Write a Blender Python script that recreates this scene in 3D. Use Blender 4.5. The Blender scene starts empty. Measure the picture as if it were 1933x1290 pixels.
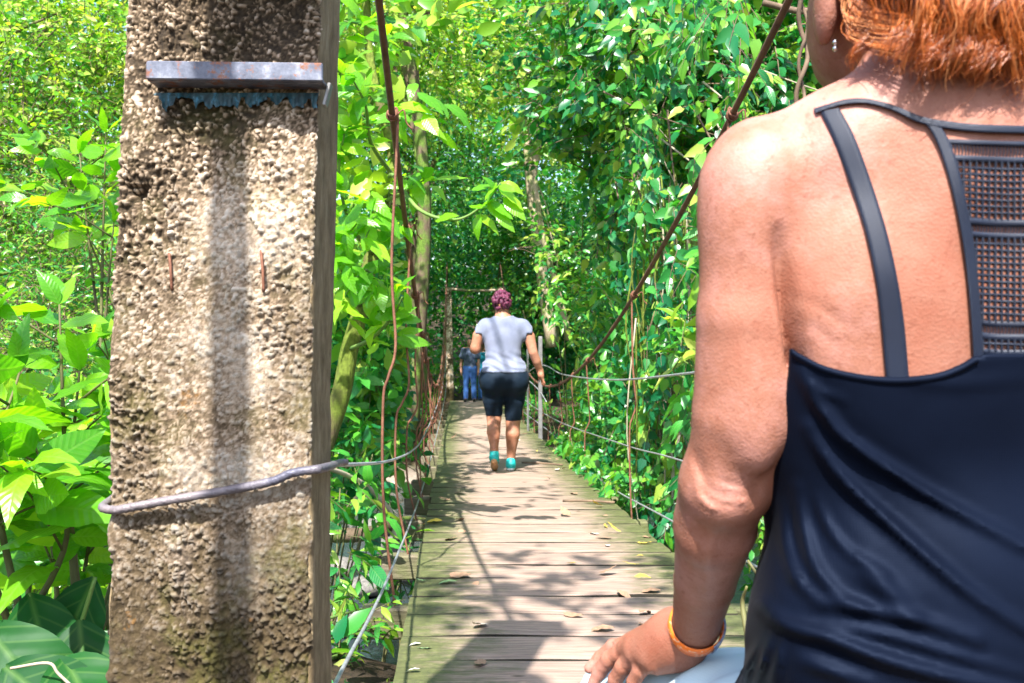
import bpy, math, random
import numpy as np
from mathutils import Vector, Matrix

# ------------------------------------------------------------------ scene, camera, light
S = bpy.context.scene
C = S.collection
CZ = 1.0                       # camera height above the near end of the deck
FPX = 1880.0                   # focal length in photo pixels (photo 1933 x 1290)
cam_d = bpy.data.cameras.new('camera')
cam_d.sensor_width = 36.0
cam_d.lens = 36.0 * FPX / 1933.0
cam_d.clip_start = 0.02
cam_d.clip_end = 400.0
cam_d.dof.use_dof = True
cam_d.dof.focus_distance = 2.2
cam_d.dof.aperture_fstop = 13.0
cam = bpy.data.objects.new('camera', cam_d)
cam.location = (0, 0, CZ)
cam.rotation_euler = (math.radians(90), 0, 0)
C.objects.link(cam)
S.camera = cam

SUN = np.array([0.10, 0.58, -0.81]); SUN /= np.linalg.norm(SUN)     # direction the light travels
SUN_EL = math.asin(-SUN[2])
w = bpy.data.worlds.new('World'); S.world = w; w.use_nodes = True
nt = w.node_tree
sky = nt.nodes.new('ShaderNodeTexSky'); sky.sky_type = 'NISHITA'; sky.sun_disc = False
sky.sun_elevation = SUN_EL
sky.sun_rotation = math.radians(190)
sky.air_density = 1.0; sky.dust_density = 1.6; sky.ozone_density = 1.2
nt.links.new(sky.outputs[0], nt.nodes['Background'].inputs[0])
nt.nodes['Background'].inputs[1].default_value = 0.145
sd = bpy.data.lights.new('sun', 'SUN'); sd.energy = 5.0; sd.angle = math.radians(0.53); sd.color = (1.0, 0.975, 0.93)
so = bpy.data.objects.new('sun', sd); C.objects.link(so)
so.rotation_euler = Vector(SUN.tolist()).to_track_quat('-Z', 'Y').to_euler()
so.location = (-2, -8, 20)
S.view_settings.view_transform = 'Standard'; S.view_settings.look = 'None'
S.view_settings.gamma = 1.0; S.view_settings.use_curve_mapping = False
S.view_settings.exposure = 1.62
S.render.engine = 'CYCLES'
S.cycles.max_bounces = 7; S.cycles.diffuse_bounces = 4; S.cycles.transmission_bounces = 5
S.cycles.glossy_bounces = 3; S.cycles.transparent_max_bounces = 8
S.cycles.use_denoising = True
try: S.cycles.denoiser = 'OPENIMAGEDENOISE'
except Exception: pass
S.cycles.use_adaptive_sampling = True; S.cycles.adaptive_threshold = 0.015
S.cycles.sample_clamp_indirect = 8.0

R = np.random.default_rng(7)
random.seed(7)

# ------------------------------------------------------------------ helpers
def px(x, y, D):
    """world point seen at photo pixel x,y at depth D metres"""
    return np.array([(x - 966.5) / FPX * D, D, CZ - (y - 645.0) / FPX * D])
def br(lat, D, h):
    """bridge frame: metres right of the walking line, metres ahead, metres above the deck"""
    return np.array([lat - 0.0551 * D, D, CZ - 0.96 - 0.0239 * D + h])
def brz(lat, D, zrel):
    return np.array([lat - 0.0551 * D, D, CZ + zrel])
def nrm(v): 
    v = np.asarray(v, float); return v / (np.linalg.norm(v, axis=-1, keepdims=True) + 1e-12)
def mesh_np(name, V, F, mat=None, smooth=True, tint=None):
    V = np.asarray(V, np.float32); F = np.asarray(F, np.int32)
    me = bpy.data.meshes.new(name)
    me.vertices.add(len(V)); me.vertices.foreach_set('co', V.ravel())
    k = F.shape[1]
    me.loops.add(F.size); me.loops.foreach_set('vertex_index', F.ravel())
    me.polygons.add(len(F)); me.polygons.foreach_set('loop_start', np.arange(0, F.size, k, dtype=np.int32))
    me.polygons.foreach_set('use_smooth', np.full(len(F), bool(smooth)))
    me.update(calc_edges=True)
    if tint is not None:
        a = me.attributes.new('tint', 'FLOAT', 'POINT'); a.data.foreach_set('value', np.asarray(tint, np.float32))
    if mat: me.materials.append(mat)
    return me
def link(name, me, parent=None, loc=None, **props):
    o = bpy.data.objects.new(name, me); C.objects.link(o)
    if parent: o.parent = parent
    if loc is not None: o.location = [float(q) for q in loc]
    for k, v in props.items(): o[k] = v
    return o
def thing(name, label, category, loc=(0, 0, 0), group=None):
    o = link(name, None, None, loc, label=label, category=category)
    o.empty_display_size = 0.1
    if group: o['group'] = group
    return o
class MB:
    """collects tubes, boxes and grids into one mesh"""
    def __init__(s): s.V = []; s.F = []; s.n = 0
    def add(s, V, F):
        V = np.asarray(V, float).reshape(-1, 3)
        for f in F: s.F.append(tuple(int(i) + s.n for i in f))
        s.V.append(V); s.n += len(V)
    def box(s, c, size, rot=None, bev=0.0):
        c = np.asarray(c, float); hx, hy, hz = [q / 2 for q in size]
        if bev <= 0:
            P = np.array([[x, y, z] for x in (-hx, hx) for y in (-hy, hy) for z in (-hz, hz)])
            F = [(0, 1, 3, 2), (4, 6, 7, 5), (0, 4, 5, 1), (2, 3, 7, 6), (0, 2, 6, 4), (1, 5, 7, 3)]
        else:
            b = bev; P = []; ring = []
            for z, q in ((-hz, b), (-hz + b, 0), (hz - b, 0), (hz, b)):
                X, Y = hx - q, hy - q; e = b
                P += [[-X + e, -Y, z], [X - e, -Y, z], [X, -Y + e, z], [X, Y - e, z], [X - e, Y, z], [-X + e, Y, z], [-X, Y - e, z], [-X, -Y + e, z]]
            P = np.array(P); F = [tuple(range(7, -1, -1)), tuple(range(24, 32))]
            for r in range(3):
                for i in range(8):
                    j = (i + 1) % 8; F.append((r * 8 + i, r * 8 + j, r * 8 + 8 + j, r * 8 + 8 + i))
        if rot is not None: P = P @ np.asarray(rot).T
        s.add(P + c, F)
    def tube(s, pts, rad, n=8, cap=True, rope=0, pitch=0.1):
        pts = np.asarray(pts, float); m = len(pts)
        rad = np.broadcast_to(np.asarray(rad, float), (m,))
        T = np.gradient(pts, axis=0); T = nrm(T)
        u = np.cross(T[0], [0, 0, 1.0]); 
        if np.linalg.norm(u) < 1e-3: u = np.cross(T[0], [1.0, 0, 0])
        u = nrm(u); U = [u]
        for i in range(1, m):
            u = u - T[i] * np.dot(u, T[i]); u = nrm(u); U.append(u)
        U = np.array(U); W = np.cross(T, U)
        a = np.arange(n) * 2 * math.pi / n
        rr = rad[:, None] * np.ones(n)
        if rope:
            L = np.concatenate([[0], np.cumsum(np.linalg.norm(np.diff(pts, axis=0), axis=1))])
            rr = rr * (0.84 + 0.26 * np.abs(np.cos(rope / 2 * (a[None] - L[:, None] * 2 * math.pi / pitch))))
        V = pts[:, None] + rr[..., None] * (np.cos(a)[None, :, None] * U[:, None] + np.sin(a)[None, :, None] * W[:, None])
        F = []
        for i in range(m - 1):
            for j in range(n):
                k = (j + 1) % n; F.append((i * n + j, i * n + k, i * n + n + k, i * n + n + j))
        if cap: F.append(tuple(range(n - 1, -1, -1))); F.append(tuple((m - 1) * n + j for j in range(n)))
        s.add(V.reshape(-1, 3), F)
    def mesh(s, name, mat, smooth=False):
        me = bpy.data.meshes.new(name); me.from_pydata(np.concatenate(s.V).tolist(), [], s.F)
        if smooth: me.polygons.foreach_set('use_smooth', [True] * len(me.polygons))
        if mat: me.materials.append(mat)
        me.update(); return me
    def build(s, name, mat, parent=None, smooth=False, loc=None, **props):
        return link(name, s.mesh(name, mat, smooth), parent, loc, **props)
def spline(P, n):
    """smooth curve through points (Catmull-Rom), n samples per span"""
    P = np.asarray(P, float); Q = np.vstack([2 * P[0] - P[1], P, 2 * P[-1] - P[-2]]); out = []
    for i in range(1, len(Q) - 2):
        t = np.linspace(0, 1, n, endpoint=False)[:, None]
        a, b, c, d = Q[i - 1], Q[i], Q[i + 1], Q[i + 2]
        out.append(0.5 * (2 * b + (c - a) * t + (2 * a - 5 * b + 4 * c - d) * t ** 2 + (3 * b - a - 3 * c + d) * t ** 3))
    out.append(P[-1:]); return np.concatenate(out)
def hash3(i, j, k, s=0):
    h = (i * 73856093) ^ (j * 19349663) ^ (k * 83492791) ^ (s * 2654435761)
    h = (h ^ (h >> 13)) * 1274126177 & 0x7fffffff
    h = (h ^ (h >> 15)) * 668265263 & 0x7fffffff
    return ((h ^ (h >> 12)) & 0xffffff) / float(0x1000000)
def vnoise(P, scale, seed=0):
    """value noise -1..1 at points"""
    Q = np.asarray(P, float) * scale + 1000.0; I = np.floor(Q).astype(np.int64); f = Q - I; f = f * f * (3 - 2 * f)
    o = 0
    for a in (0, 1):
        for b in (0, 1):
            for c in (0, 1):
                wgt = (f[..., 0] if a else 1 - f[..., 0]) * (f[..., 1] if b else 1 - f[..., 1]) * (f[..., 2] if c else 1 - f[..., 2])
                o = o + wgt * hash3(I[..., 0] + a, I[..., 1] + b, I[..., 2] + c, seed)
    return o * 2 - 1
def worley(P, cell, seed=0):
    Q = np.asarray(P, float) / cell + 1000.0; I = np.floor(Q).astype(np.int64)
    f1 = np.full(len(Q), 9.0); f2 = np.full(len(Q), 9.0); idr = np.zeros(len(Q))
    for a in (-1, 0, 1):
        for b in (-1, 0, 1):
            for c in (-1, 0, 1):
                J = I + [a, b, c]
                fp = J + np.stack([hash3(J[:, 0], J[:, 1], J[:, 2], seed + q) for q in (1, 2, 3)], 1)
                d = np.linalg.norm(fp - Q, axis=1); near = d < f1
                f2 = np.where(near, f1, np.minimum(f2, d)); idr = np.where(near, hash3(J[:, 0], J[:, 1], J[:, 2], seed + 9), idr)
                f1 = np.minimum(f1, d)
    return f1, f2, idr

# ------------------------------------------------------------------ materials
class NT:
    def __init__(s, name):
        s.m = bpy.data.materials.new(name); s.m.use_nodes = True; s.t = s.m.node_tree
        s.b = s.t.nodes['Principled BSDF']; s.out = s.t.nodes['Material Output']
    def n(s, typ, **kw):
        o = s.t.nodes.new(typ)
        for k, v in kw.items(): setattr(o, k, v)
        return o
    def l(s, a, b): s.t.links.new(a, b)
    def coord(s, which='Object'): return s.n('ShaderNodeTexCoord').outputs[which]
    def mapping(s, vec, scale):
        m = s.n('ShaderNodeMapping'); s.l(vec, m.inputs[0]); m.inputs['Scale'].default_value = scale; return m.outputs[0]
    def noise(s, vec, scale, detail=4, rough=0.55, out=0):
        o = s.n('ShaderNodeTexNoise'); s.l(vec, o.inputs['Vector']); o.inputs['Scale'].default_value = scale
        o.inputs['Detail'].default_value = detail; o.inputs['Roughness'].default_value = rough; return o.outputs[out]
    def voro(s, vec, scale, out='Distance', feature='F1'):
        o = s.n('ShaderNodeTexVoronoi', feature=feature); s.l(vec, o.inputs['Vector']); o.inputs['Scale'].default_value = scale; return o.outputs[out]
    def ramp(s, fac, stops):
        o = s.n('ShaderNodeValToRGB'); s.l(fac, o.inputs[0]); e = o.color_ramp.elements
        while len(e) < len(stops): e.new(0.5)
        for q, (p, c) in zip(e, stops):
            q.position = p; q.color = (c, c, c, 1) if isinstance(c, (int, float)) else (*c, 1)
        return o.outputs[0]
    def mix(s, fac, a, b, mode='MIX'):
        o = s.n('ShaderNodeMix', data_type='RGBA', blend_type=mode)
        for sock, v in ((0, fac), (6, a), (7, b)):
            if hasattr(v, 'links'): s.l(v, o.inputs[sock])
            elif sock == 0: o.inputs[0].default_value = v
            else: o.inputs[sock].default_value = (*v, 1)
        return o.outputs[2]
    def math(s, op, a, b=0.0, clamp=False):
        o = s.n('ShaderNodeMath', operation=op); o.use_clamp = clamp
        for i, v in enumerate((a, b)):
            if hasattr(v, 'links'): s.l(v, o.inputs[i])
            else: o.inputs[i].default_value = v
        return o.outputs[0]
    def sep(s, vec):
        o = s.n('ShaderNodeSeparateXYZ'); s.l(vec, o.inputs[0]); return o.outputs
    def bump(s, h, strength, dist=0.01, normal=None):
        o = s.n('ShaderNodeBump'); s.l(h, o.inputs['Height']); o.inputs['Strength'].default_value = strength; o.inputs['Distance'].default_value = dist
        if normal: s.l(normal, o.inputs['Normal'])
        return o.outputs[0]
    def set(s, base=None, rough=None, spec=None, normal=None, metal=None, **kw):
        for k, v in (('Base Color', base), ('Roughness', rough), ('Specular IOR Level', spec), ('Normal', normal), ('Metallic', metal), *kw.items()):
            if v is None: continue
            if hasattr(v, 'links'): s.l(v, s.b.inputs[k])
            else: s.b.inputs[k].default_value = (*v, 1) if isinstance(v, tuple) and len(v) == 3 and k.endswith('Color') or k == 'Base Color' else v
        return s.m
def leaf_mat(name, cols, trans, rough=0.38, tr=0.38, objrand=False, veins=False, sc=0.75):
    """leaf: coat of gloss over green, light passing through"""
    t = NT(name)
    if objrand: fac = t.n('ShaderNodeObjectInfo').outputs['Random']
    else: fac = t.n('ShaderNodeAttribute', attribute_name='tint').outputs['Fac']
    co = t.coord('Object')
    nz = t.noise(co, 9.0 if objrand else 1.3, 2)
    fac = t.math('ADD', t.math('MULTIPLY', fac, sc), t.math('MULTIPLY', nz, 1 - sc))
    st = [(i / (len(cols) - 1), c) for i, c in enumerate(cols)]
    col = t.ramp(fac, st); nor = None
    if veins:
        x, y, z = t.sep(co)
        ax = t.math('ABSOLUTE', x)
        ph = t.math('SUBTRACT', y, t.math('MULTIPLY', ax, 0.9))
        sw = t.math('SINE', t.math('MULTIPLY', ph, 62.0))
        v1 = t.ramp(sw, [(0.8, 0.0), (1.0, 1.0)])
        v2 = t.ramp(ax, [(0.0, 1.0), (0.022, 0.0)])
        v = t.math('MAXIMUM', t.math('MULTIPLY', v1, 0.5), v2)
        col = t.mix(t.math('MULTIPLY', v, 0.22), col, (0.25, 0.40, 0.10))
        nor = t.bump(t.math('SUBTRACT', t.math('MULTIPLY', sw, 0.5), v2), 0.12, 0.01)
    t.set(base=col, rough=rough, spec=0.5 if rough < .5 else .2, normal=nor)
    tb = t.n('ShaderNodeBsdfTranslucent'); t.l(t.mix(1.0, col, trans, 'MULTIPLY'), tb.inputs[0])
    if nor: t.l(nor, tb.inputs['Normal'])
    ms = t.n('ShaderNodeMixShader'); ms.inputs[0].default_value = tr
    t.l(t.b.outputs[0], ms.inputs[1]); t.l(tb.outputs[0], ms.inputs[2]); t.l(ms.outputs[0], t.out.inputs[0])
    return t.m
M = {}
M['leaf_bright'] = leaf_mat('leaf_bright', [(.04, .20, .012), (.10, .30, .012), (.18, .41, .015), (.33, .48, .03)], (2.2, 2.15, .5), .3, .5, True, True)
M['leaf_mid'] = leaf_mat('leaf_mid', [(.006, .10, .03), (.02, .19, .04), (.055, .28, .028), (.14, .37, .022)], (1.8, 2.1, .7), .3, .35, True, True)
M['leaf_dark'] = leaf_mat('leaf_dark', [(.006, .05, .012), (.010, .07, .014), (.018, .10, .014)], (2.0, 2.2, .8), .5, .3, True, True)
M['crown_yellow'] = leaf_mat('crown_yellow', [(.009, .085, .022), (.04, .18, .022), (.13, .31, .02), (.29, .41, .04), (.54, .52, .18)], (2.0, 2.1, .6), .32, .36)
M['crown_green'] = leaf_mat('crown_green', [(.004, .07, .032), (.012, .145, .045), (.05, .24, .034), (.16, .34, .028), (.42, .42, .09)], (1.8, 2.1, .7), .3, .34)
M['crown_deep'] = leaf_mat('crown_deep', [(.005, .07, .03), (.014, .14, .045), (.055, .23, .034), (.16, .32, .028), (.38, .39, .09)], (1.8, 2.1, .7), .32, .34)

def simple(name, c1, c2, scale=8, rough=.7, bump=.3, bscale=60, metal=0.0, dist=.004, spec=.4):
    t = NT(name); co = t.coord()
    col = t.ramp(t.noise(co, scale, 5, .6), [(.3, c1), (.7, c2)])
    t.set(base=col, rough=rough, metal=metal, spec=spec, normal=t.bump(t.noise(co, bscale, 3), bump, dist)); return t.m
def bark_mat(name, c1, c2, moss, amt):
    t = NT(name); co = t.coord()
    st = t.mapping(co, (1, 1, .25))
    col = t.ramp(t.noise(st, 14, 5, .65), [(.3, c1), (.7, c2)])
    mk = t.ramp(t.noise(co, 3.2, 4, .6), [(.62 - amt * .5, 0.0), (.72 - amt * .35, 1.0)])
    mc = t.ramp(t.noise(co, 40, 3), [(.3, moss), (.7, tuple(min(1, q * 2.3) for q in moss))])
    t.set(base=t.mix(mk, col, mc), rough=.9, spec=.2, normal=t.bump(t.noise(st, 30, 4), .8, .02)); return t.m
M['bark'] = bark_mat('bark', (.05, .035, .022), (.16, .115, .075), (.05, .085, .012), .35)
M['bark_moss'] = bark_mat('bark_moss', (.06, .04, .025), (.15, .11, .06), (.065, .085, .012), .6)
M['bark_pale'] = bark_mat('bark_pale', (.22, .16, .10), (.45, .36, .25), (.09, .12, .03), .25)
M['stem'] = simple('stem', (.07, .06, .025), (.13, .13, .04), 10, .7)
M['stem_green'] = simple('stem_green', (.08, .16, .03), (.16, .24, .05), 10, .6)
M['vine'] = simple('vine', (.07, .045, .028), (.20, .13, .08), 12, .8)
M['vine_pale'] = simple('vine_pale', (.26, .22, .15), (.42, .36, .26), 12, .8)
M['rust'] = simple('rust', (.10, .036, .018), (.24, .10, .055), 22, .75, .5, 120)
M['rust_rope'] = simple('rust_rope', (.075, .032, .02), (.17, .075, .042), 16, .75, .4, 160)
M['wire'] = simple('galvanised_wire', (.26, .27, .30), (.50, .50, .52), 30, .42, .3, 200, .55)
M['wire_blue'] = simple('weathered_wire', (.06, .065, .10), (.22, .18, .17), 7, .5, .5, 160, .25)
M['steel'] = simple('steel_post', (.16, .155, .15), (.27, .26, .25), 12, .5, .3, 80, .5)
# ------------------------------------------------------------------ ground, stream
def terrain(x, y):
    x = np.asarray(x, float); y = np.asarray(y, float)
    P = np.stack([x, y, np.zeros_like(x)], -1)
    n1 = vnoise(P, .22, 3); n2 = vnoise(P, .9, 4); n3 = vnoise(P, 3.1, 5)
    ye = y + 1.1 * n1 - 1.4 * np.exp(-((x + 1.7) / 1.0) ** 2) * (y < 5)      # bank bulges forward under the near shrubs
    s = lambda a, b: np.clip((ye - a) / (b - a), 0, 1) ** 2 * (3 - 2 * np.clip((ye - a) / (b - a), 0, 1))
    z = -0.06 - 2.05 * s(2.1, 6.0) + 1.45 * s(16.5, 25.5) + 7.0 * s(28, 75)
    side = np.maximum(np.abs(x + .5) - 7, 0)
    z = z + .05 * side ** 1.35
    flat = 1 - np.exp(-((y - 1.0) / 1.8) ** 2 - (x / 2.2) ** 2)
    z = z + (0.10 * n2 + .035 * n3 + .12 * n1) * flat
    far = np.exp(-((y - 27) / 2.2) ** 2 - ((x + 1.2) / 2.0) ** 2)
    return z * (1 - far) + far * (CZ - 0.96 - 0.0239 * 27 - .04)
gx = np.concatenate([np.linspace(-90, -9, 40), np.linspace(-8.6, 8.6, 116), np.linspace(9, 90, 40)])
gy = np.concatenate([np.linspace(-40, -3, 16), np.linspace(-2.5, 30, 170), np.linspace(31, 140, 60)])
X, Y = np.meshgrid(gx, gy)
V = np.stack([X, Y, terrain(X, Y)], -1).reshape(-1, 3)
nx = len(gx); ii = (np.arange(len(gy) - 1)[:, None] * nx + np.arange(nx - 1)[None]).ravel()
t = NT('forest_soil'); co = t.coord()
soil = t.ramp(t.noise(co, 1.6, 6, .65), [(.3, (.045, .032, .02)), (.55, (.11, .08, .05)), (.75, (.06, .085, .02))])
fine = t.mix(.6, soil, t.ramp(t.voro(co, 16, 'Color'), [(.2, (.03, .022, .014)), (.9, (.24, .17, .11))]), 'OVERLAY')
x_, y_, z_ = t.sep(co)
sandm = t.math('MULTIPLY', t.ramp(z_, [(0.0, 1.0), (1.0, 0.0)]), 1.0)
sm = t.n('ShaderNodeMapRange'); t.l(t.math('ADD', z_, t.math('MULTIPLY', t.noise(co, 1.1, 4), .8)), sm.inputs[0])
sm.inputs[1].default_value = -1.0; sm.inputs[2].default_value = -1.35; sm.inputs[3].default_value = 0.0; sm.inputs[4].default_value = 1.0
sand = t.ramp(t.noise(co, 7, 6, .7), [(.3, (.23, .18, .14)), (.7, (.46, .38, .32))])
M['soil'] = t.set(base=t.mix(sm.outputs[0], fine, sand), rough=.9, spec=.25, normal=t.bump(t.noise(co, 24, 5, .7), .9, .05))
link('ground', mesh_np('ground', V, np.stack([ii, ii + 1, ii + 1 + nx, ii + nx], 1), M['soil']), kind='structure')
t = NT('stream_water'); co = t.coord()
wv = t.mapping(co, (1.0, 2.2, 1))
M['water'] = t.set(base=t.ramp(t.noise(co, .8, 3), [(.3, (.015, .03, .035)), (.7, (.05, .07, .075))]), rough=.06, spec=.7,
                   normal=t.bump(t.noise(wv, 5.5, 4, .6), .35, .06), **{'Transmission Weight': .25, 'IOR': 1.33})
wx, wy = np.meshgrid(np.linspace(-40, 40, 160), np.linspace(4, 21, 60))
wz = -1.80 + .012 * vnoise(np.stack([wx, wy * 1.6, 0 * wx], -1), 1.7, 8)
ii = (np.arange(59)[:, None] * 160 + np.arange(159)[None]).ravel()
link('stream', mesh_np('stream', np.stack([wx, wy, wz], -1).reshape(-1, 3), np.stack([ii, ii + 1, ii + 161, ii + 160], 1), M['water']), kind='structure')
# stones along the stream
M['stone'] = simple('river_stone', (.07, .065, .06), (.20, .185, .165), 6, .75, .6, 30, 0, .01)
def stone_mesh(seed):
    ph = np.linspace(0, math.pi, 9); th = np.linspace(0, 2 * math.pi, 14, endpoint=False)
    P, T = np.meshgrid(ph, th, indexing='ij')
    V = np.stack([np.sin(P) * np.cos(T), np.sin(P) * np.sin(T), .6 * np.cos(P)], -1).reshape(-1, 3)
    V = V * (1 + .28 * vnoise(V + seed * 7, 1.4, seed))[:, None]
    F = [(i * 14 + j, i * 14 + 14 + j, i * 14 + 14 + (j + 1) % 14, i * 14 + (j + 1) % 14) for i in range(8) for j in range(14)]
    return mesh_np('stone', V, F, M['stone'])
sms = [stone_mesh(s) for s in range(4)]
for q, (u, v, D, r, lab) in enumerate([(655, 1120, 9.5, .22, 'pale rounded stone at the edge of the stream, nearest the pillar'), (700, 1085, 11, .3, 'grey boulder half sunk in the stream beside the near joist end'),
                                  (640, 1060, 12, .26, 'grey stone in the dark water behind the pillar edge'), (735, 1030, 13, .34, 'flat grey boulder in the stream below the second joist end'),
                                  (690, 1000, 14.5, .4, 'dark boulder under the fallen log at the far side of the stream'), (765, 1075, 11.5, .2, 'small stone in the stream close under the deck edge')]):
    p = px(u, v, D); o = link('stone', sms[q % 4], None, (p[0], p[1], max(-1.82, min(p[2], -1.7))), label=lab, category='stone', group='stones in the stream')
    o.scale = (r, r * .8, r * .7); o.rotation_euler = (0, 0, q * 1.3)
mb = MB(); mb.tube(spline([px(600, 1010, 12), px(690, 1008, 12.2), px(760, 985, 12.8), px(830, 990, 13)], 8), np.linspace(.10, .06, 25), 9)
mb.build('fallen_log', M['bark'], None, True, label='dark fallen log lying across the stream left of the bridge', category='log')

# ------------------------------------------------------------------ the bridge
bridge = thing('suspension_bridge', 'narrow wooden plank suspension bridge hung from rusty cables over a stream', 'bridge', (0, 0, 0))
t = NT('deck_wood'); co = t.coord(); rnd = t.n('ShaderNodeObjectInfo').outputs['Random']
off = t.n('ShaderNodeCombineXYZ'); t.l(t.math('MULTIPLY', rnd, 37.0), off.inputs[0]); t.l(t.math('MULTIPLY', rnd, 11.0), off.inputs[1])
va = t.n('ShaderNodeVectorMath', operation='ADD'); t.l(co, va.inputs[0]); t.l(off.outputs[0], va.inputs[1]); v0 = va.outputs[0]
gr = t.mapping(v0, (.9, 13, 13))
grain = t.noise(gr, 5.0, 7, .68)
base = t.ramp(grain, [(.28, (.14, .095, .07)), (.48, (.36, .265, .21)), (.72, (.54, .42, .35))])
base = t.mix(t.ramp(t.noise(t.mapping(v0, (1.2, 3, 3)), 3.0, 4), [(.35, .55), (.6, 0.0)]), base, (.24, .20, .17))
base = t.mix(t.math('MULTIPLY', rnd, .35), base, (.30, .25, .21))
kn = t.ramp(t.voro(t.mapping(v0, (2.0, 4.4, 1)), 1.25), [(.03, 1.0), (.075, 0.0)])
base = t.mix(t.math('MULTIPLY', kn, .8), base, (.07, .045, .03))
x_, y_, z_ = t.sep(co)
edge = t.math('MINIMUM', x_, t.math('SUBTRACT', 1.28, x_))
ed = t.math('ADD', edge, t.math('MULTIPLY', t.math('SUBTRACT', t.noise(t.mapping(v0, (2.4, 6, 1)), 3.0, 6, .7), .5), .75))
mm = t.ramp(ed, [(.09, 1.0), (.36, 0.0)])
moss = t.ramp(t.noise(v0, 26, 5, .7), [(.3, (.03, .05, .010)), (.6, (.09, .125, .028)), (.8, (.20, .21, .08))])
base = t.mix(t.math('MULTIPLY', mm, .88), base, moss)
hgt = t.math('ADD', grain, t.math('MULTIPLY', mm, .25))
M['deck'] = t.set(base=t.mix(1.0, base, (.80, .74, .71), 'MULTIPLY'), rough=t.ramp(grain, [(.3, .75), (.7, .55)]), spec=.35, normal=t.bump(hgt, .55, .012))
M['deck_edge'] = simple('plank_gap_shade', (.012, .010, .007), (.035, .030, .018), 20, .9)  # plank sides coloured near black to stand in for shade in the gaps
def plank_mesh(seed, wd):
    r = np.random.default_rng(seed); nxp, nyp = 17, 9
    u = np.linspace(0, 1, nxp); v = np.linspace(0, 1, nyp)
    U, W = np.meshgrid(u, v)
    e0 = .006 * vnoise(np.stack([u * 5, u * 0 + seed, u * 0], -1), 1.0, 2); e1 = .006 * vnoise(np.stack([u * 5, u * 0 + seed, u * 0 + 5], -1), 1.0, 2)
    yy = (e0[None] * (1 - W) + e1[None] * W) + W * (wd - .024)
    endl = .016 * r.random() - .004; endr = .016 * r.random()
    xx = -endl + U * (1.28 + endl + endr) - .0551 * yy
    sag = .004 * vnoise(np.stack([U * 4, W * 2, U * 0 + seed], -1), 1.0, 6) - .007 * (np.abs(W - .5) * 2) ** 6
    top = np.stack([xx, yy, sag], -1).reshape(-1, 3); bot = top.copy(); bot[:, 2] = -.05
    n = nxp * nyp; F = []
    for j in range(nyp - 1):
        for i in range(nxp - 1):
            a = j * nxp + i; F.append((a, a + 1, a + 1 + nxp, a + nxp))
    F2 = [tuple(n + q for q in f[::-1]) for f in F]
    ring = [i for i in range(nxp)] + [j * nxp + nxp - 1 for j in range(1, nyp)] + [(nyp - 1) * nxp + i for i in range(nxp - 2, -1, -1)] + [j * nxp for j in range(nyp - 2, 0, -1)]
    sd_ = [(ring[k], ring[k] + n, ring[(k + 1) % len(ring)] + n, ring[(k + 1) % len(ring)]) for k in range(len(ring))]
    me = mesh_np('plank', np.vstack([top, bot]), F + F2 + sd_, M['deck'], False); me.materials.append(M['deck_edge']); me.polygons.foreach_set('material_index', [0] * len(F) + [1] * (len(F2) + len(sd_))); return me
pw = [.292, .30, .285, .30]
pms = [plank_mesh(s, .295) for s in range(8)]
lines = [1.22, 1.53, 1.83, 2.13, 2.42, 2.71, 2.985, 3.27, 3.57, 3.885, 4.20, 4.53, 4.83, 5.13, 5.45]
while lines[-1] < 27.0: lines.append(lines[-1] + .288 + .03 * R.random())
for k in range(len(lines) - 1):
    D0, D1 = lines[k], lines[k + 1]
    o = link('plank', pms[k % 8] if k % 3 else pms[(k * 5 + 3) % 8], bridge, br(-.19, D0, 0.002 * (R.random() - .5)))
    tight = (k % 2 == 0) or R.random() < .25
    o.scale = (1, (D1 - D0 + (.017 if tight else 0)) / .295, 1)
    o.rotation_euler = (-.0239 + .006 * (R.random() - .5), .004 * (R.random() - .5), .003 * (R.random() - .5))
# stringers under the deck, cross joists at the hangers
t = NT('joist_wood'); co = t.coord()
M['joist'] = t.set(base=t.mix(t.ramp(t.noise(co, 4, 4), [(.45, 0.), (.65, .8)]), t.ramp(t.noise(t.mapping(co, (1, 8, 8)), 8, 5), [(.3, (.06, .045, .03)), (.7, (.19, .15, .10))]), (.10, .12, .03)), rough=.85, normal=t.bump(t.noise(t.mapping(co, (1, 8, 8)), 12, 4), .6, .01))
for lat in (.0, .9):
    mb = MB(); ds = np.linspace(1.3, 26.8, 30)
    mb.tube([br(lat, d, -.11) for d in ds], .05, 4); mb.build('stringer', M['joist'], bridge)
hang = [4.22, 5.38, 6.55, 7.7, 8.85, 10.0, 11.2, 12.4, 13.6, 14.8, 16.0, 17.2, 18.4, 19.6, 20.8, 22.0, 23.2, 24.4]
jm = MB(); jm.box((0.475, 0, -.125), (1.66, .10, .13), bev=.008)
jmesh = jm.mesh('joist', M['joist'])
for d in hang:
    p = br(-.05, d, 0); link('joist', jmesh, bridge, p)
def cab(D): return -.60 + .0163 * (D - 14) ** 2
def cable_path(lat):
    back = [np.array([-1.5 if lat < 0 else 1.9, -5.5, 0.0]), np.array([-.41 if lat < 0 else 1.2, 1.42, CZ + cab(1.5) + .03])]
    a = np.linspace(back[0], back[1], 60)
    ds = np.arange(1.48, 27.0, .03)
    return np.concatenate([a, [brz(lat, d, cab(d)) for d in ds], np.linspace(brz(lat, 27, cab(27)), brz(lat, 34, -.5), 30)])
for lat in (-.275, 1.165):
    mb = MB(); mb.tube(cable_path(lat), .0135, 10, rope=6, pitch=.19); mb.build('main_cable', M['rust_rope'], bridge, True)
mb = MB(); a_ = np.array([-.41, 1.42, CZ + cab(1.5) + .04]); b_ = np.array([-1.5, -5.5, .02])
for dx in (-.014, .016): mb.tube(np.linspace(a_ + [dx, 0, 0], b_ + [dx, 0, 0], 40), .0135, 8)
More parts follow.
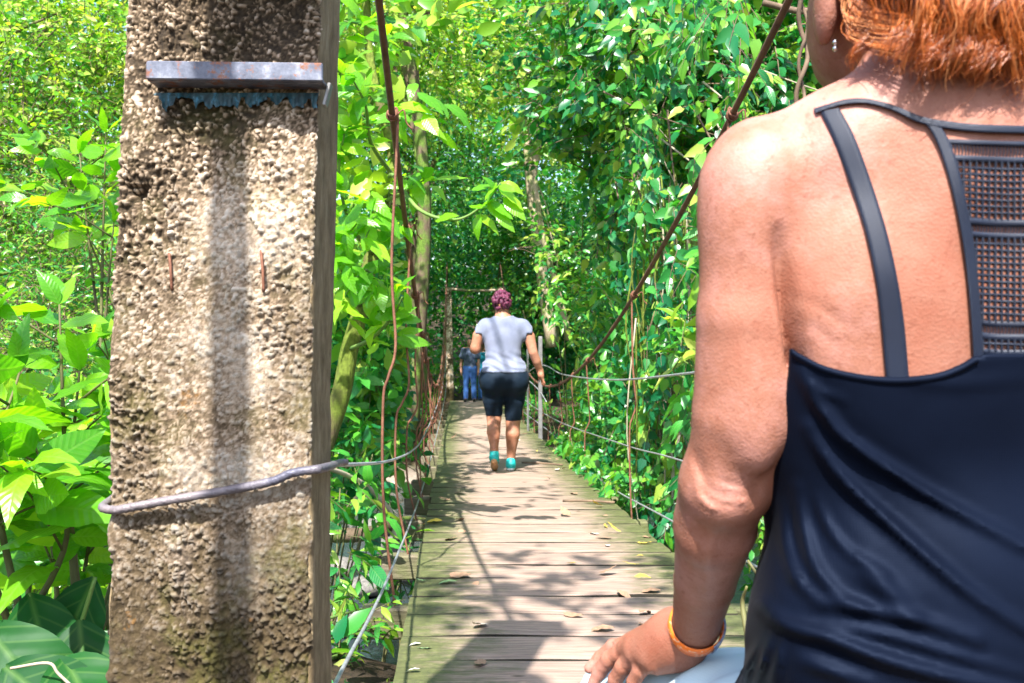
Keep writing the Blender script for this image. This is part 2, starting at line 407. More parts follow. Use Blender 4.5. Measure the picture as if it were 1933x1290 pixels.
mb.build('back_stay', M['rust_rope'], bridge, True)
mb = MB()
def rail(pts, r, mat='wire'):
    b = MB(); P = spline([brz(l, d, z) for l, d, z in pts], 12); b.tube(P, r, 7); b.build('handrail_wire', M[mat], bridge, True)
rail([(-.275, 2.0, -.247), (-.275, 2.8, -.345), (-.275, 4.1, -.49), (-.275, 6, -.66), (-.275, 8, -.775), (-.275, 12, -.86), (-.275, 17, -.88), (-.275, 22, -.70), (-.275, 27, -.3)], .0055)
rail([(-.25, 1.5, -.66), (-.275, 2.28, -.775), (-.275, 4.1, -.95), (-.275, 8, -1.17), (-.275, 13, -1.25), (-.275, 20, -1.28), (-.275, 27, -1.1)], .0055)
rail([(1.17, 1.5, .08), (1.16, 3.0, -.03), (1.15, 4.9, -.155), (1.14, 7.4, -.285), (1.11, 10.5, -.345), (1.09, 13.0, -.31), (1.15, 19, -.6), (1.165, 27, -.2)], .0065)
rail([(1.165, 1.5, -.45), (1.165, 5.2, -.62), (1.165, 7.15, -.73), (1.15, 12.2, -.93), (1.165, 19, -1.0), (1.165, 27, -.8)], .0048)
rail([(1.165, 1.5, -.72), (1.165, 5.35, -.97), (1.165, 8.27, -1.13), (1.15, 12.2, -1.12), (1.165, 19, -1.25), (1.165, 27, -1.2)], .0055)
def coil(c, axis, r, wr, turns, span):
    a = np.linspace(0, 2 * math.pi * turns, int(turns * 12)); axis = nrm(axis); u = nrm(np.cross(axis, [1, .2, .1])); v = np.cross(axis, u)
    P = c + r * (np.cos(a)[:, None] * u + np.sin(a)[:, None] * v) + ((a / a[-1] - .5) * span)[:, None] * axis
    b = MB(); b.tube(P, wr, 6); return b
for side, lat in ((-1, -.275), (1, 1.165)):
    for k, d in enumerate(hang):
        if side > 0 and d in (5.38, 7.7): continue
        top = brz(lat, d, cab(d)); bot = br(lat - .015 * side, d, -.19)
        H = top[2] - bot[2]; j = lambda s: (R.random() - .5) * s
        bend = (.055 if side < 0 else .03) * (1 if k % 3 else .7)
        pts = [top + [0, 0, .03], top + [-.018 * side + .004, .012, -.03], top + [j(.02), j(.03), -.28 * H]]
        if H > .7:
            pts += [top + [.012 + j(.01), 0, -.44 * H], top + [-bend * .4, 0, -.50 * H], top + [-bend, 0, -.55 * H], top + [-bend * .95, 0, -.75 * H]]
        pts += [bot + [0, 0, .1], bot]
        mb = MB(); mb.tube(spline(pts, 6), .0062, 6)
        if k % 2 == 0 and side < 0:
            mb.tube(spline([bot + [0, 0, .02], bot + [.02, 0, .09], bot + [.05, .01, .04], bot + [.07, .0, -.02]], 5), .005, 6)
        mb.build('hanger_rod', M['rust'], bridge, True)
        ax = brz(lat, d + .3, cab(d + .3)) - brz(lat, d - .3, cab(d - .3))
        b = coil(top, ax, .018, .0045, 4.5, .05)
        if d < 10:
            q = coil(top + nrm(ax) * .0, nrm(ax) + [0, 0, .6], .024, .004, 2.2, .03); b.add(np.concatenate(q.V), q.F)
            b.tube(spline([top + [.02, 0, .0], top + [.05, -.01, .02], top + [.06, 0, -.03], top + [.085, 0, -.06]], 5), .0035, 5)
        b.build('wire_tie', M['rust'], bridge, True)
# second, looped hanger wires tangled round the left hangers
for d, dx in ((6.9, .03), (8.1, -.02), (9.3, .02), (10.6, -.01)):
    top = brz(-.275, d, cab(d)); bot = br(-.26, d, -.02); H = top[2] - bot[2]
    mb = MB(); mb.tube(spline([top, top + [dx, 0, -.25 * H], top + [.05, 0, -.40 * H], top + [.06, 0, -.5 * H], top + [-.01 + dx, 0, -.62 * H], top + [-.03, 0, -.72 * H], top + [.02, 0, -.82 * H], bot], 6), .005, 6)
    mb.build('looped_wire', M['rust'], bridge, True)
# steel rail post on the right
rp = MB(); rp.box((0, 0, .63), (.055, .055, 1.42), bev=.006); rp.build('rail_post', M['steel'], bridge, loc=br(1.095, 13.1, 0), label='grey steel rail post standing at the right deck edge')
rp = MB(); rp.tube([br(1.04, 14.6, -.05), br(1.035, 14.6, 1.2)], .018, 6); rp.build('rail_post', M['steel'], bridge)
mb = MB(); mb.tube(spline([br(1.0, 13.9, 0.75), br(1.09, 13.15, .62), br(1.13, 12.6, .5)], 5), .006, 6); mb.build('wire_tie', M['wire'], bridge, True)

# ------------------------------------------------------------------ near concrete pillar
def pillar_mat(name, k=1.0):
    t = NT(name); co = t.coord()
    peb = t.n('ShaderNodeAttribute', attribute_name='tint').outputs['Fac']
    col = t.ramp(peb, [(0.0, (.05, .038, .028)), (.2, (.13, .095, .062)), (.40, (.44, .33, .235)), (.60, (.74, .61, .49)), (1.0, (.90, .83, .74))])
    col = t.mix(t.ramp(t.noise(co, 90, 4, .7), [(.38, .4), (.5, 0.)]), col, (.08, .06, .045))
    x_, y_, z_ = t.sep(co)
    # mossy and weathered towards the foot, streaked
    n = t.noise(t.mapping(co, (1.6, 1.6, .7)), 4.2, 5, .65)
    low = t.n('ShaderNodeMapRange'); t.l(t.math('ADD', z_, t.math('MULTIPLY', t.math('SUBTRACT', n, .5), 1.5)), low.inputs[0])
    low.inputs[1].default_value = 1.35; low.inputs[2].default_value = .6
    col = t.mix(t.math('MULTIPLY', low.outputs[0], .9), col, t.ramp(t.noise(co, 60, 3), [(.3, (.028, .020, .010)), (.7, (.12, .088, .044))]))
    gm = t.ramp(t.noise(co, 9, 5, .7), [(.50, 0.), (.63, .8)])
    col = t.mix(t.math('MULTIPLY', gm, t.ramp(z_, [(.0, 1.0), (1.0, .35)])), col, t.ramp(t.noise(co, 70, 3), [(.3, (.07, .085, .012)), (.7, (.17, .17, .03))]))
    om = t.ramp(t.noise(co, 13, 4, .75), [(.66, 0.), (.74, .8)])
    col = t.mix(om, col, (.36, .17, .035))
    bl = t.ramp(t.noise(t.mapping(co, (1, 1, .5)), 6.0, 4), [(.58, 0.), (.74, .18)])
    col = t.mix(bl, col, (.30, .29, .36))
    col = t.mix(1.0, col, (.90, .86, .79), 'MULTIPLY')
    t.set(base=col, rough=.92, spec=.2, normal=t.bump(t.noise(co, 170, 6, .8), 1.0, .006)); return t.m
M['concrete'] = pillar_mat('exposed_aggregate')
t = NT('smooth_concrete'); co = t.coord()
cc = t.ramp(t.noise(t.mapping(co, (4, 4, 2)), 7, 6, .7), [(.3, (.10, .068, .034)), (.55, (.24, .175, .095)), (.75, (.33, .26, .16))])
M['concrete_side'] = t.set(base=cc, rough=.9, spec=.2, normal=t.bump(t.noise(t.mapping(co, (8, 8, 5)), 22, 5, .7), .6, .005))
def pillar(name, label, base, wt, dp, height, lean, zf0, zf1, step, fine=True, loc_group=None):
    """concrete column, front face rough with aggregate; base = front-left foot corner"""
    root = thing(name, label, 'pillar', base)
    rc = .007
    def prof(wd, dpt):
        segs = []
        def line(a, b, n_): 
            for q in np.linspace(0, 1, n_, endpoint=False): segs.append(np.array(a) * (1 - q) + np.array(b) * q)
        def arc(c, a0):
            for q in np.linspace(0, math.pi / 2, 4, endpoint=False): segs.append(np.array(c) + rc * np.array([math.cos(a0 + q), math.sin(a0 + q)]))
        line((rc, 0), (wd - rc, 0), int(wt / step)); arc((wd - rc, rc), -math.pi / 2)
        line((wd, rc), (wd, dpt - rc), int(dp / (step * 1.5))); arc((wd - rc, dpt - rc), 0)
        line((wd - rc, dpt), (rc, dpt), 8); arc((rc, dpt - rc), math.pi / 2)
        line((0, dpt - rc), (0, rc), 14); arc((rc, rc), math.pi)
        return np.array(segs)
    zs = np.concatenate([np.linspace(0, zf0, 6)[:-1], np.arange(zf0, zf1, step), np.linspace(zf1, height, 24)])
    rings = []
    for z in zs:
        f = max(0, z - 1.0) / .48
        P = prof(wt - .0128 * f, dp); rings.append(np.column_stack([P[:, 0] + lean * f, P[:, 1], np.full(len(P), z)]))
    G = np.array(rings); m = G.shape[1]
    Tn = np.roll(G, -1, 1) - np.roll(G, 1, 1); N = nrm(np.stack([Tn[..., 1], -Tn[..., 0], 0 * Tn[..., 0]], -1))
    V = G.reshape(-1, 3); N = N.reshape(-1, 3)
    Q = V + .004 * np.stack([vnoise(V, 60, 1), vnoise(V, 60, 2), vnoise(V, 60, 3)], 1)
    f1, f2, idr = worley(Q * [1, 1, 1.15], .0078, 3); g1, g2, idg = worley(Q, .0048, 5)
    front = np.clip(-N[:, 1] * 1.4, 0, 1)
    dome = np.clip((f2 - f1) * 2.6, 0, 1) ** .7; dome2 = np.clip((g2 - g1) * 2.6, 0, 1) ** .7
    loss = (vnoise(V, 9, 11) * .5 + .5)
    worn = np.clip(.62 + .75 * vnoise(V * [1, 1, .8], 8, 17) + .35 * vnoise(V, 21, 18), .42, 1.25)
    dsp = front * (worn * (.0074 * dome * np.clip(idr * 1.5 - .2, 0, 1) + .0034 * dome2 * idg - .0046) + .004 * vnoise(V, 22, 12) + .003 * loss) + (1 - front) * (.0015 * vnoise(V, 30, 13) + .002 * vnoise(V, 6, 14))
    cor = np.clip(1 - np.abs(N[:, 0] * N[:, 1]) * 0, 0, 1)
    # chipped arris
    arr = np.exp(-((V[:, 0] - wt) ** 2 + V[:, 1] ** 2) / .012 ** 2) + np.exp(-(V[:, 0] ** 2 + V[:, 1] ** 2) / .012 ** 2)
    dsp -= arr * .007 * np.clip(vnoise(V, 28, 15) + .1, 0, 1)
    if fine:   # a knocked-out chip high on the left
        dsp -= .02 * np.clip(1 - np.maximum(np.abs(V[:, 0] - .045) * 1.1 + (1.275 - V[:, 2]) * .45, np.abs(V[:, 2] - 1.262) * .9) / .018, 0, 1) ** .6 * front
    tint = np.where(front > .3, np.clip(.12 + .50 * idr * dome + .42 * dome2 * idg * (.4 + .6 * dome) + .10 * (1 - worn) + .18 * vnoise(V, 5, 20) + .12 * vnoise(V, 16, 21), 0, 1) ** 1.15 * 1.35, .35)
    V = V + N * dsp[:, None]
    nr = len(zs); i = (np.arange(nr - 1)[:, None] * m + np.arange(m)[None]).ravel(); j = (np.arange(nr - 1)[:, None] * m + (np.arange(m)[None] + 1) % m).ravel()
    F = np.stack([i, j, j + m, i + m], 1)
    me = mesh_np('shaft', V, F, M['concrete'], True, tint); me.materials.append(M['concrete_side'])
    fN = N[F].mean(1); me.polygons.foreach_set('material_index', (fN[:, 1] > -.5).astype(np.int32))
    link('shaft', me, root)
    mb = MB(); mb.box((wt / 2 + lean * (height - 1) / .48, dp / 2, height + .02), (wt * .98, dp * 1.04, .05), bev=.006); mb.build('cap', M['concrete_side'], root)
    return root
pb = px(203, 645, 1.40); pbase = (pb[0], 1.40, CZ - 1.06)
near_pillar = pillar('concrete_pillar', 'large rough exposed aggregate concrete pillar in the left foreground', pbase, .287, .16, 3.02, .024, .54, 1.61, .0025)
def pl(x, y, D=1.40): return px(x, y, D) - np.array(pbase)
# steel angle bolted across the face, with flaking paint under it
t = NT('painted_angle'); co = t.coord()
cl = t.ramp(t.noise(co, 26, 5, .7), [(.35, (.055, .06, .085)), (.55, (.13, .14, .18)), (.72, (.30, .30, .32))])
cl = t.mix(t.ramp(t.noise(co, 40, 4, .8), [(.53, 0.), (.62, 1.)]), cl, (.20, .075, .035))
M['angle'] = t.set(base=cl, rough=.55, metal=.2, normal=t.bump(t.noise(co, 60, 4), .4, .003))
a, b_ = pl(283, 168, 1.372), pl(613, 150, 1.372)
mb = MB(); L = b_[0] - a[0]; cx = (a[0] + b_[0]) / 2; zb = pl(450, 168)[2]
rot = np.array(Matrix.Rotation(.012, 3, 'Y'))
mb.box((cx, -.0405, zb + .0135), (L, .007, .025), rot, .0015); mb.box((cx, -.019, zb + .003), (L, .038, .006), rot, .001)
mb.build('steel_angle', M['angle'], near_pillar)
mb = MB(); mb.box((b_[0] + .001, -.012, zb - .012), (.005, .018, .032), np.array(Matrix.Rotation(.25, 3, 'Y')), .001); mb.build('bracket_end', M['steel'], near_pillar)
# ragged strip of old blue-green paint under the angle
n_ = 90; us = np.linspace(296, 602, n_); q = np.stack([us * .05, us * 0, us * 0], -1)
hh = 18 + 12 * vnoise(q, 1.0, 61) + 12 * vnoise(q, 3.1, 62) + 10 * np.clip(vnoise(q, .5, 63), 0, 1); hh = np.clip(hh, 6, 60)
rows = []
for f in (0, .33, .66, 1.0):
    for u_, h_ in zip(us, hh):
        c = pl(u_, 178 + h_ * f); rows.append([c[0] + .0015 * math.sin(u_ * .9 + f * 5), -.0075 - .003 * f * (1 + math.sin(u_ * .37)), c[2]])
i_ = (np.arange(3)[:, None] * n_ + np.arange(n_ - 1)[None]).ravel()
t = NT('flaking_paint'); co = t.coord(); st = t.mapping(co, (34, 10, 22))
fc = t.ramp(t.noise(st, 2.2, 5, .7), [(.40, (.010, .028, .034)), (.56, (.018, .07, .085)), (.66, (.06, .20, .30)), (.75, (.30, .46, .56))])
M['flake'] = t.set(base=fc, rough=.55, normal=t.bump(t.noise(st, 3, 4), .6, .004))
link('peeling_paint', mesh_np('peeling_paint', rows, np.stack([i_, i_ + n_, i_ + n_ + 1, i_ + 1], 1), M['flake']), near_pillar, label='ragged strip of peeling blue-green paint')
for u, y0, y1 in ((322, 478, 548), (495, 473, 552)):
    mb = MB(); p0, p1 = pl(u - 2, y0), pl(u + 3, y1); mb.tube(spline([[p0[0], -.001, p0[2]], [(p0[0] + p1[0]) / 2 + .002, -.006, (p0[2] + p1[2]) / 2], [p1[0], -.001, p1[2]]], 5), .0022, 5); mb.build('tie_wire_stub', M['rust'], near_pillar, True)
# unseen block, added above the visible face to cast shade on its top
mb = MB(); c = pl(512, -94); mb.box((c[0], -.045, c[2]), (.135, .09, .07), bev=.004); mb.build('shade_block', M['joist'], near_pillar)
# the handrail wire comes round the pillar
w0, w1 = pl(206, 962, 1.385), pl(612, 888, 1.385)
pts = [[.14, .185, w0[2] + .03], [-.006, .15, w0[2] + .008], [-.013, .02, w0[2]], [w0[0] + .004, -.008, w0[2] - .002], [w0[0] + .02, -.016, w0[2] + .001]]
for q in (.25, .5, .75): pts.append([w0[0] * (1 - q) + w1[0] * q, -.015 - .003 * math.sin(q * 3.1), w0[2] * (1 - q) + w1[2] * q - .003 * math.sin(q * math.pi)])
pts += [[w1[0] - .045, -.016, w1[2] - .004], [w1[0] - .012, -.014, w1[2] + .001], [.298, -.002, w1[2] + .0], [.302, .05, w1[2] - .003], [.297, .17, w1[2] - .012]]
e = brz(-.275, 2.0, -.247) - np.array(pbase); pts += [[.292, .24, w1[2] - .02], e.tolist()]
P = spline(pts, 10); rr = np.where(np.arange(len(P)) < 115, .0062, .0054)
b = MB(); b.tube(P + np.array(pbase), rr, 9, rope=5, pitch=.05); b.build('handrail_wire', M['wire_blue'], bridge, True, label='bluish weathered wire wrapped round the front of the pillar')
# its right-hand twin stands outside the picture
p2 = np.array(brz(1.02, 1.4, 0))
pillar('concrete_pillar', 'concrete pillar at the near right end of the bridge, past the picture edge', (p2[0] + .02, 1.40, CZ - 1.06), .287, .16, 3.02, .0, .5, .6, .02, False)
# far pillars and the beam between them
for lab, u, wv_ in (('far concrete pillar at the left end of the deck beside a dark trunk', 842, .20), ('far concrete pillar at the right end of the deck behind the walking woman', 940, .22)):
    q = px(u, 760, 27.2); pillar('concrete_pillar', lab, (q[0], 27.2, q[2] - .3), wv_, .2, 3.4, 0.0, .5, 2.8, .03, False)
mb = MB(); mb.tube(spline([px(848, 546, 27.1), px(900, 549, 27.1), px(955, 547, 27.1)], 5), .035, 8); mb.build('cross_beam', M['bark_pale'], bridge, True)
# ------------------------------------------------------------------ leaves
T_FAR = (np.array([[0, 0, 0], [-.30, .45, .06], [0, 1, -.08], [.30, .45, .06]]), np.array([[0, 2, 1], [0, 3, 2]]))
T_MID = (np.array([[0, 0, 0], [-.24, .28, .05], [-.22, .62, .02], [0, 1.0, -.16], [.22, .62, .02], [.24, .28, .05], [0, .3, -.01], [0, .65, -.05]]),
         np.array([[0, 6, 1], [1, 6, 7], [1, 7, 2], [2, 7, 3], [0, 5, 6], [5, 4, 7], [5, 7, 6], [4, 3, 7]]))
T_VINE = (np.array([[0, .05, 0], [-.16, .02, .03], [-.29, .27, .05], [-.19, .62, .02], [0, 1.0, -.14], [.19, .62, .02], [.29, .27, .05], [.16, .02, .03], [0, .55, -.03]]),
          np.array([[0, 2, 1], [0, 8, 2], [2, 8, 3], [3, 8, 4], [0, 7, 6], [0, 6, 8], [6, 5, 8], [5, 4, 8]]))
T_LANCE = (np.array([[0, 0, 0], [-.13, .3, .04], [-.11, .65, .0], [0, 1.0, -.2], [.11, .65, .0], [.13, .3, .04], [0, .32, 0], [0, .66, -.06]]), T_MID[1])
def leaves_np(pos, ax, nm, size, tint, T):
    ax = nrm(ax); nm = nm - ax * (nm * ax).sum(-1, keepdims=True); nm = nrm(nm); sd_ = np.cross(ax, nm)
    TV, TF = T
    V = pos[:, None] + size[:, None, None] * (TV[None, :, :1] * sd_[:, None] + TV[None, :, 1:2] * ax[:, None] + TV[None, :, 2:3] * nm[:, None])
    F = TF[None] + (np.arange(len(pos)) * len(TV))[:, None, None]
    return V.reshape(-1, 3), F.reshape(-1, 3), np.repeat(tint, len(TV))
def rnd_dir(r, n): return nrm(r.normal(size=(n, 3)))
def twigs(r, o, d, m, length, leaf, droop=.25, flat=.7, down=.25, tint0=None, lvar=.35):
    """m leaves along each twig from o in direction d"""
    n = len(o); d = nrm(d); length = np.broadcast_to(length, (n,))
    up = np.array([0, 0, 1.0]); side = nrm(np.cross(d, up) + .3 * r.normal(size=(n, 3)))
    tw = r.random(n) if tint0 is None else tint0
    P, A, N, Sz, Ti = [], [], [], [], []
    for j in range(m):
        t_ = (j + .6) / m; sg = 1 if j % 2 else -1
        p = o + d * (length * t_)[:, None]; p[:, 2] -= droop * length * t_ ** 2
        a = d * (.45 + .8 * (j == m - 1)) + side * sg * (.9 - .75 * (j == m - 1)) + .35 * r.normal(size=(n, 3)); a[:, 2] -= down
        nn = up * flat + .55 * r.normal(size=(n, 3)) - np.array([0, .25, 0])
        P.append(p); A.append(a); N.append(nn); Sz.append(leaf * (1 + lvar * (r.random(n) * 2 - 1))); Ti.append(np.clip(tw + .16 * r.normal(size=n), 0, 1))
    return np.concatenate(P), np.concatenate(A), np.concatenate(N), np.concatenate(Sz), np.concatenate(Ti)
def lobe_pts(r, lobes, n, shell=.45):
    """points and outward directions in a set of ellipsoid lobes"""
    L = np.array([list(c) + list(q) for c, q in lobes], float); vol = (L[:, 3] * L[:, 4] * L[:, 5]) ** .75
    k = r.choice(len(L), n, p=vol / vol.sum()); d = rnd_dir(r, n); rad = r.random(n) ** shell
    o = L[k, :3] + L[k, 3:] * d * rad[:, None]; dd = d * .9 + np.array([0, 0, .15]) + .5 * r.normal(size=(n, 3))
    return o, dd
def leaf_object_mesh(name, w_, curl, seed, mat, nu=8, fold=.10, heart=False):
    v = np.linspace(0, 1, nu + 1); s = np.array([-1, -.55, 0, .55, 1.0])
    if heart: prof_ = w_ * np.sqrt(np.clip(v + .02, 0, 1)) * (1 - v ** 1.7) * 1.45
    else: prof_ = w_ * np.sin(math.pi * v ** .82) ** .85 * (1 - .25 * v)
    prof_[-1] = .002; prof_[0] = .012
    S_, W = np.meshgrid(s, v); X_ = S_ * prof_[:, None]
    wob = .018 * np.sin(v * 19 + seed)[:, None] * S_ ** 2
    Z_ = fold * np.abs(X_) - curl * W ** 2 * .55 + .12 * curl * np.sin(W * 3) + wob - .35 * X_ ** 2
    Y_ = W * (1 - .12 * curl * W)
    n5 = 5; i = (np.arange(nu)[:, None] * n5 + np.arange(4)[None]).ravel()
    V = np.stack([X_, Y_, Z_], -1).reshape(-1, 3); F = np.stack([i, i + 1, i + 1 + n5, i + n5], 1)
    return mesh_np(name, V, F, mat)
LM = {k: [leaf_object_mesh('leaf', *a, s, M[m]) for s, a in enumerate([(.23, .25), (.20, .45), (.25, .1), (.21, .65)])] for k, m in (('bright', 'leaf_bright'), ('mid', 'leaf_mid'), ('dark', 'leaf_dark'))}
LM['vine'] = [leaf_object_mesh('leaf', .21, c, s, M['leaf_mid'], 7, .12, True) for s, c in enumerate((.2, .4, .6))]
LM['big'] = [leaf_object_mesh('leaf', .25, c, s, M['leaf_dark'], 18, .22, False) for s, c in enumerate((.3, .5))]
LM['lance'] = [leaf_object_mesh('leaf', .11, c, s, M['leaf_mid'], 8, .1) for s, c in enumerate((.3, .55, .8))]
def leaf_obj(kind, p, ax, nm, size, parent):
    ax = nrm(ax); nm = np.asarray(nm, float); nm = nrm(nm - ax * np.dot(nm, ax)); sd_ = np.cross(ax, nm)
    o = link('leaf', LM[kind][int(R.integers(len(LM[kind])))], parent)
    base = np.array(parent.location) if parent else np.zeros(3)
    m = np.eye(4); m[:3, 0] = sd_ * size; m[:3, 1] = ax * size; m[:3, 2] = nm * size; m[:3, 3] = np.asarray(p) - base
    o.matrix_local = Matrix(m.tolist()); return o
def clear_path(pos):
    lat = pos[:, 0] + .0551 * pos[:, 1]; h = pos[:, 2] - (CZ - .96 - .0239 * pos[:, 1])
    return ~((pos[:, 1] < 30) & (h < 3.0) & (((lat > -.36) & (lat < 1.26) & (h > .22)) | ((lat > -.16) & (lat < 1.04) & (h > -.2))))
def stuff_leaves(name, data, T, mat, parent=None, **props):
    k = clear_path(data[0] + nrm(data[1]) * data[3][:, None] * .6) & clear_path(data[0]); data = [q[k] for q in data]
    V, F, ti = leaves_np(*data, T)
    base = np.array(parent.location) if parent else np.zeros(3)
    return link(name, mesh_np(name, V - base, F, M[mat], True, ti), parent, kind='stuff', **props)
def stems(name, paths, mat, parent):
    base = np.array(parent.location)
    mb = MB()
    for P, r0, r1 in paths:
        P = np.asarray(P) - base; mb.tube(P, np.linspace(r0, r1, len(P)), 6)
    return mb.build(name, M[mat], parent, True)

# ---- broad-leaved shrub: stems with pairs of leaves, every leaf its own part
def shrub(name, label, base, tops, kind, leaf, pairs, stem='stem', start=.35, group=None, cat='shrub', seed=0, face=(-.1, -.5, .75), branch=0, spread=.9):
    r = np.random.default_rng(seed); base = np.asarray(base, float); root = thing(name, label, cat, base, group)
    paths = []; n = 0
    for tp in tops:
        tp = np.asarray(tp, float); b0 = base + np.append(r.normal(size=2) * .05, 0); mid = (b0 + tp) / 2 + np.append(r.normal(size=2) * .06, .03)
        P = spline([b0, mid, tp], 8); paths.append((P, .008 + .004 * len(P) / 20, .003))
        ends = [(P, pairs)]
        for q in range(branch):
            s0 = P[int(len(P) * (start + (1 - start) * (q + .3) / branch))]; dv = rnd_dir(r, 1)[0]; dv[2] = abs(dv[2]) * .5 + .15; dv[1] -= .2
            e = s0 + dv * leaf * (1.2 + r.random()); B = spline([s0, (s0 + e) / 2 + [0, 0, .03], e], 5); paths.append((B, .004, .002)); ends.append((B, 3))
        for B, np_ in ends:
            tdir = nrm(B[-1] - B[-3]); ph = r.random() * 6
            st = start if B is P else .45
            for k in range(np_):
                t_ = st + (1 - st) * (k + .5 * r.random()) / np_; i = min(len(B) - 1, int(t_ * (len(B) - 1) + .5)); p = B[i]
                for sg in (-1, 1):
                    a = ph + k * 1.6 + (math.pi if sg > 0 else 0); out = np.array([math.cos(a), math.sin(a) * .85, 0])
                    ax = out * spread + tdir * .35 + np.array([0, 0, .22 - .55 * r.random()]); nmv = np.array(face) + .45 * r.normal(size=3)
                    leaf_obj(kind, p + out * .012, ax, nmv, leaf * (.65 + .55 * r.random()) * (1.12 - .35 * k / np_), root); n += 1
            for k in range(3):
                ax = tdir + .7 * rnd_dir(r, 1)[0]; leaf_obj(kind, B[-1], ax, np.array(face) + .4 * r.normal(size=3), leaf * (.5 + .35 * r.random()), root); n += 1
    stems('stem', paths, stem, root)
    return root
G0 = lambda x, y: np.array([x, y, float(terrain(np.array([x]), np.array([y]))[0])])
def P3(x, y, D): return px(x, y, D)

# lower left foreground: three bright leafy saplings in front of the pillar's left edge
shrub('leafy_sapling', 'tall bright yellow-green sapling with big leaves, just left of the pillar', P3(135, 1235, 2.75), [P3(112, 575, 2.75), P3(150, 700, 2.7), P3(205, 790, 2.85)], 'bright', .20, 6, branch=3, seed=1)
shrub('leafy_sapling', 'bright green sapling with large drooping leaves at the left picture edge', P3(42, 1240, 2.6), [P3(38, 700, 2.55), P3(-15, 610, 2.6), P3(60, 830, 2.5)], 'bright', .21, 5, branch=3, seed=2)
shrub('leafy_sapling', 'short dense green sapling low between the two taller ones', P3(90, 1230, 3.1), [P3(75, 890, 3.1), P3(130, 930, 3.2), P3(180, 960, 3.0), P3(20, 950, 3.1)], 'bright', .16, 5, branch=3, seed=3)
shrub('leafy_sapling', 'sapling with pale young leaves half hidden behind the pillar edge', P3(210, 1180, 3.4), [P3(196, 640, 3.4), P3(175, 760, 3.5), P3(240, 700, 3.5)], 'bright', .17, 5, branch=3, seed=4)
shrub('leafy_sapling', 'thin sapling with yellow leaves higher up at the pillar edge', P3(215, 900, 4.6), [P3(200, 250, 4.6), P3(150, 290, 4.7), P3(215, 420, 4.5), P3(120, 340, 4.8)], 'bright', .21, 3, start=.75, branch=2, seed=5)
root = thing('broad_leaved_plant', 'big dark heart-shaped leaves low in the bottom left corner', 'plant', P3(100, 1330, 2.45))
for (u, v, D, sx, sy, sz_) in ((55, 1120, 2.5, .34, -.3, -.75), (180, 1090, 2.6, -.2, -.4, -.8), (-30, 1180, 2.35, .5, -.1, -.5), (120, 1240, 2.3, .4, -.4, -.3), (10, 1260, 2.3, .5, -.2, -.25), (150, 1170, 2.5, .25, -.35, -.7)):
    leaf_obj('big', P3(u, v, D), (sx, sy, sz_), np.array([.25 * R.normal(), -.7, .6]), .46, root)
stems('stem', [(spline([P3(100, 1330, 2.45), P3(q, 1220, 2.5), P3(q2, w_, 2.5)], 6), .009, .005) for q, q2, w_ in ((90, 55, 1120), (140, 180, 1090), (60, -30, 1180))], 'stem_green', root)
mb = MB(); mb.tube(spline([P3(20, 1262, 2.2), P3(90, 1252, 2.2), P3(110, 1272, 2.2), P3(140, 1300, 2.2)], 6), .0035, 6)
mb.build('dry_twig', M['vine_pale'], None, True, label='pale dry twig arching over dark leaves in the bottom left corner', category='twig')

def twig_stems(name, o, d, length, droop, rad, mat, parent):
    n = len(o); d = nrm(d); side = nrm(np.cross(d, [0.1, .2, 1.0])); up = np.cross(d, side); L = np.broadcast_to(length, (n,))
    rings = []
    for t_, k in ((0, 1.0), (.5, .75), (1.0, .35)):
        c = o + d * (L * t_)[:, None]; c[:, 2] -= droop * L * t_ ** 2
        rings.append(np.stack([c + rad * k * (math.cos(a) * side + math.sin(a) * up) for a in (0, 2.09, 4.19)], 1))
    V = np.stack(rings, 1).reshape(-1, 3); kp = clear_path(o + d * L[:, None]) & clear_path(o)
    F = np.array([(r_ * 3 + i, r_ * 3 + (i + 1) % 3, r_ * 3 + 3 + (i + 1) % 3, r_ * 3 + 3 + i) for r_ in range(2) for i in range(3)])
    F = (F[None] + (np.arange(n)[kp] * 9)[:, None, None]).reshape(-1, 4)
    return link(name, mesh_np(name, V - np.array(parent.location), F, M[mat]), parent, kind='stuff')
# ---- the big-leaved tree left of the bridge
tl = thing('broadleaf_tree', 'leaning mossy tree with large yellow-green leaves left of the bridge', 'tree', G0(-1.95, 6.0))
def tp(*a): return spline([P3(*q) for q in a], 8)
trunk = np.concatenate([[np.array(tl.location)], tp((618, 820, 5.8), (645, 740, 5.8), (660, 660, 5.8), (682, 580, 5.8), (702, 480, 5.9), (728, 380, 6.0), (740, 290, 6.2), (700, 120, 6.4), (690, -60, 6.6))])
stems('trunk', [(trunk, .062, .024)], 'bark_moss', tl)
BR = [tp((728, 380, 6.0), (740, 330, 5.6), (790, 395, 5.2), (860, 415, 5.1), (915, 385, 5.05), (945, 345, 5.0)),
      tp((702, 480, 5.9), (660, 420, 5.4), (640, 330, 5.2), (650, 250, 5.1)), tp((740, 290, 6.2), (745, 240, 5.5), (775, 215, 5.2), (800, 210, 5.1)),
      tp((740, 330, 5.9), (700, 270, 5.3), (690, 200, 5.1), (660, 140, 5.0)), tp((728, 380, 6.0), (770, 360, 5.5), (800, 340, 5.3)),
      tp((682, 580, 5.8), (650, 520, 5.3), (640, 470, 5.1), (675, 420, 5.0)), tp((682, 580, 5.8), (720, 560, 5.4), (690, 510, 5.2), (650, 560, 5.0)),
      tp((702, 480, 5.9), (740, 440, 5.5), (715, 400, 5.2), (690, 450, 5.0)), tp((660, 660, 5.8), (700, 640, 5.4), (740, 600, 5.2), (760, 560, 5.1)),
      tp((700, 200, 6.3), (730, 120, 5.9), (720, 60, 5.6), (650, 40, 5.4))]
stems('branch', [(b, .014, .004) for b in BR], 'stem_green', tl)
r = np.random.default_rng(31)
